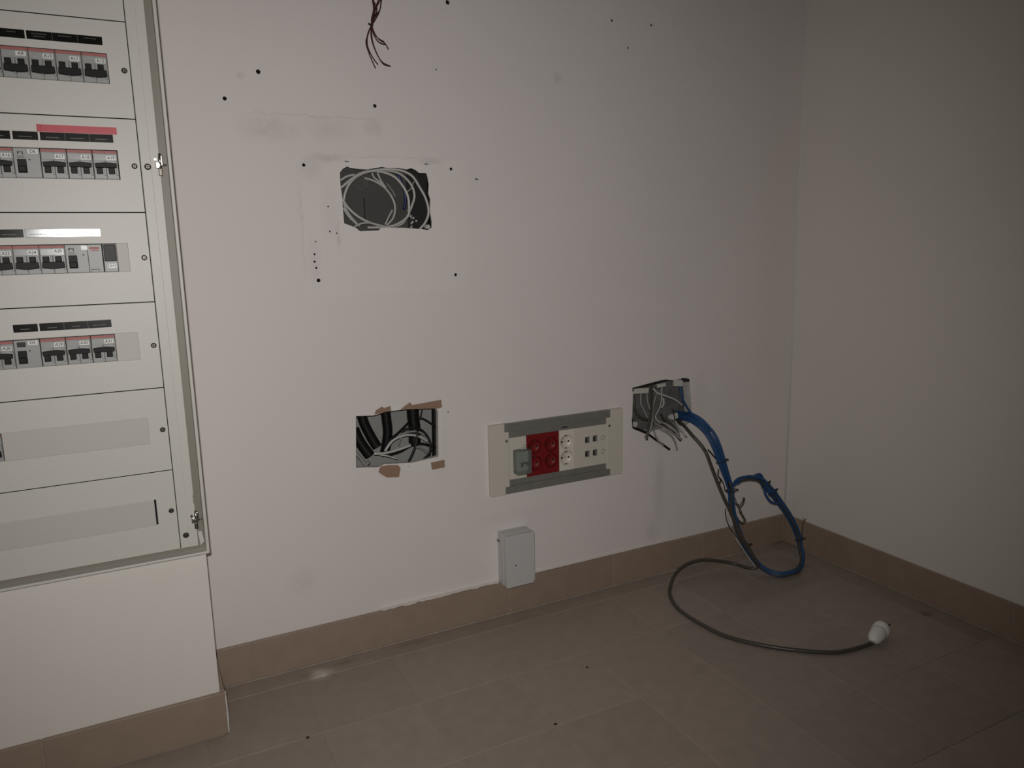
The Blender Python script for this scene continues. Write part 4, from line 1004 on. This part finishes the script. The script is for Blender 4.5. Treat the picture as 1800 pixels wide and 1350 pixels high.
for n, r, mt, lab in (('c1', .0030, 'cable_mid', 'grey cable dropping under the wide white piece'), ('c2', .0026, 'cable_mid', 'short grey cable next to the one under the wide white piece'),
                      ('c3', .0036, 'cable_dark', 'dark grey cable hanging straight down over the hole edge'), ('c4', .0032, 'cable_mid', 'grey cable end bending away beside the dark straight one'),
                      ('c5', .0017, 'cable_grey', 'thin whitish wire zigzagging down the hole of the blue cables'), ('c6', .0026, 'cable_grey', 'pale cable slanting across the top of the hole of the blue cables'),
                      ('c7', .0030, 'cable_mid', 'thick grey cable end sticking out of the hole of the blue cables'), ('c8', .0028, 'cable_mid', 'grey cable end drooping lowest below the hole edge'),
                      ('c9', .0032, 'cable_black', 'black cable end slanting down over the hole edge'), ('c10', .0026, 'cable_mid', 'thin grey cable end nearest the blue bundle'),
                      ('c11', .0034, 'cable_dark', 'dark grey cable end under the thick grey one'), ('c12', .0044, 'cable_dark', 'dark thick cable along the side of the hole of the blue cables'),
                      ('c13', .0026, 'cable_mid', 'grey cable end lying along the black slanting one'), ('c14', .0018, 'cable_grey', 'short whitish wire under the middle white piece'),
                      ('c15', .0028, 'cable_grey', 'short pale cable stub inside the hole of the blue cables'), ('c17', .0034, 'cable_mid', 'grey cable end lying on top of the thick grey one'), ('c18', .0030, 'cable_dark', 'dark cable end in the middle of the spilling grey ends'),
                      ('c19', .0028, 'cable_grey', 'pale cable end beside the thin grey one nearest the blue bundle'), ('c16', .0016, 'cable_black', 'short black wire before the white piece by the blue bundle')):
    tag(run('cable_end', n, r, mt), lab, 'cable')

for n in ('seal_1', 'seal_2', 'seal_3'):
    b = MB(); b.prism(xz(n), -0.0012, 0.004); obj('black_sealant', b, M['black_soft'], wall_back)

# ------------------------------------------------------------------ bundle of blue network cables
bun = thing('network_cable_bundle', (-0.25, -0.15, 0.0), 'looped bundle of blue network cables hanging from the hole to the floor', 'cables')
S = spline(PATHS['blue'], 6)
F = frames(S)
N = len(S)
def rad(i):                          # the bundle is fanned out near the wall, tight at the ties, looser at the fold
    t = i / (N - 1)
    if t < .24: return .0085 + .0025 * math.sin(t / .24 * math.pi)
    if t < .40: return .0078
    if t < .70: return .0058
    return .0058 + .0022 * math.sin((t - .7) / .3 * math.pi)
K = 8
S_TIE = min(range(N), key=lambda i: (S[i] - Vector(PATHS['blue'][8])).length)
for k in range(K):
    ph = 2 * math.pi * k / (K - 1)
    T = []
    for i, (s_, (t, a, b_)) in enumerate(zip(S, F)):
        if k == K - 1: T.append(s_.copy()); continue
        an = ph + 0.012 * i + .3 * math.sin(i * .13 + k)
        T.append(s_ + (a * math.cos(an) + b_ * math.sin(an)) * rad(i) * (0.85 + .2 * math.sin(i * .09 + k * 1.7)))
    for v in T: v.z = max(v.z, .0034)
    end = N - (k * 3) % 17
    beg = S_TIE if k in (2, 5) else 0                    # the two dark cables join the bundle lower down
    b = MB(); b.sweep(T[beg:end], .0031, 8, 0)
    obj('network_cable', b, M['cable_blue' if k not in (2, 5) else 'cable_dark'], bun)
run('network_cable', 'blue_up', .0034, 'cable_blue', bun, 10)
run('folded_end', 'fold_a', .0042, 'cable_blue', bun, 10)
run('folded_end', 'fold_b', .0038, 'cable_blue', bun, 10)
def tie(pos_i, R, tail):
    t, a, b_ = F[pos_i]; c = S[pos_i]
    q = MB(); q.torus(c, t, R, .0013, 22, 6)
    toward = Vector((-0.62, -0.70, 0.35)); toward = (toward - t * toward.dot(t)).normalized()
    side = t.cross(toward)
    h = c + side * R * tail
    q.cyl(h - side * .001 * tail, h + side * .0065 * tail + toward * .001, .0021, 8)
    return obj('cable_tie', q, M['black_soft'], bun)
def near(n_path, j):                 # sample index closest to control point j of the bundle path
    p = Vector(PATHS['blue'][j]); return min(range(N), key=lambda i: (S[i] - p).length)
tie(near('blue', 6) + 2, .0135, -1)
tie(near('blue', 9), .0135, -1)
tie(near('blue', 14) - 4, .0125, -1)
n_ = len(PATHS['blue'])
for j, R in ((n_ - 11, .0105), (n_ - 7, .0125), (n_ - 6, .0125)):
    tie(near('blue', j), R, 1)
run('thin_cable', 'thin_grey', .0016, 'cable_grey', bun)
run('thin_wire', 'thin_black', .0012, 'cable_black', bun); run('thin_wire', 'thin_black2', .0018, 'cable_black', bun)
b = MB(); b.tube(PATHS['fork'], .0013, 6); b.tube(PATHS['fork_a'], .0009, 6); b.tube(PATHS['fork_b'], .0009, 6); obj('split_wire', b, M['cable_dark'], bun)
b = MB(); b.tube(PATHS['hook'], .0018, 6); b.tube(PATHS['hook2'], .0014, 6); obj('tie_tail', b, M['black_soft'], bun)
for n in ('braid_a', 'braid_b'):
    Q = resample(spline(PATHS[n], 14), .0016)
    rr = [rng.uniform(.0022, .0042) for _ in Q]
    b = MB(); b.sweep(Q, lambda i: rr[i], 8); obj('frayed_braid', b, M['braid'], bun)

# ------------------------------------------------------------------ dark power cable with its white plug
pw = thing('power_cable', (-0.45, -0.3, 0.0), 'dark grey power cable curling over the floor to a white plug', 'cable')
b = MB()
T = spline(PATHS['power'], 8)
for v in T: v.z = max(v.z, .0050)
b.sweep(T, .0047, 10); obj('cable', b, M['cable_dark'], pw)
A, C2 = Vector(PATHS['plug'][0]), Vector(PATHS['plug'][2])
ax = Vector((C2.x - A.x, C2.y - A.y, 0)).normalized()
c0 = Vector((A.x, A.y, .010))
b = MB()
Q = [c0 + ax * d + Vector((0, 0, h)) for d, h in ((-.007, .001), (-.005, .003), (-.001, .0055), (.008, .0085), (.026, .0105), (.030, .011), (.031, .0112), (.033, .0115), (.048, .0135), (.050, .0138), (.052, .0140))]
b.sweep(Q, lambda i: (.0085, .0110, .0135, .0165, .0178, .0174, .0160, .0192, .0195, .0185, .0150)[i], 16)
plug = obj('plug_body', b, M['plug'], pw)
side = Vector((-ax.y, ax.x, 0))
for s_ in (-1, 1):
    b = MB(); e = Q[-1] + side * (.0095 * s_); b.cyl(e - ax * .002, e + ax * .019 + Vector((0, 0, .004)), .0024, 10); obj('pin', b, M['screw'], plug)

# ------------------------------------------------------------------ dark red wires hanging from a hole high in the wall
rw = thing('hanging_wires', (-1.236, -0.015, 1.30), 'bunch of thin dark red wires tied together, hanging down the wall', 'wires')
for n in ('r1', 'r2', 'r3', 'r4', 'r5', 'r6', 'r7'):
    P0 = PATHS[n]
    top = [(-1.2355 + rng.uniform(-.006, .006), .015, 1.535), (-1.2355 + rng.uniform(-.006, .006), -.012, 1.515), (P0[0][0], -.02, 1.47)]
    b = MB(); b.tube(top + P0, .00125, 6, 6); obj('wire', b, M['wire_red'], rw)
tc = Vector(PATHS['rtie'][0])
b = MB(); b.torus(tc, (.2, 0, 1), .0036, .0012, 16, 6); b.cyl(tc + Vector((-.003, -.003, 0)), tc + Vector((-.0072, -.004, .001)), .0018, 8); obj('cable_tie', b, M['black_soft'], rw)

# ------------------------------------------------------------------ small crumbs of dirt on the tiles and a mark on the wall
for (x, y, r, lab) in ((-1.094, -.462, .0030, 'tiny dark crumb lying across a grout line'), (-.93, -.32, .0024, 'tiny dark crumb on a tile before the junction box'), (-1.533, -.268, .0028, 'tiny dark crumb on a tile near the stepped wall')):
    b = MB(); bb = bmesh.new(); bmesh.ops.create_icosphere(bb, subdivisions=1, radius=r, matrix=Matrix.Translation((x, y, r * .5)) @ Matrix.Diagonal((1.5, 1, .5, 1)))
    b._merge(bb); tag(obj('dirt_crumb', b, M['drill']), lab, 'crumb', 'crumbs on the floor')
b = MB(); b.prism([(-1.0235, 1.0775), (-1.0215, 1.0785), (-1.019, 1.0768), (-1.0165, 1.0772), (-1.0145, 1.0755), (-1.017, 1.0742), (-1.020, 1.0748), (-1.023, 1.0752)], -.0004, -.0001)
obj('ink_mark', b, M['ink'], wall_back)
for n, x, z in (('scuff', -1.14, 1.1065), ('scuff', -1.318, 1.107)):
    b = MB(); b.prism([(x - .005, z), (x - .001, z + .0012), (x + .002, z - .0006), (x + .005, z + .0016), (x + .0045, z - .0012), (x - .002, z - .0016)], -.0004, -.0001); obj('scuff', b, M['ink'], wall_back)
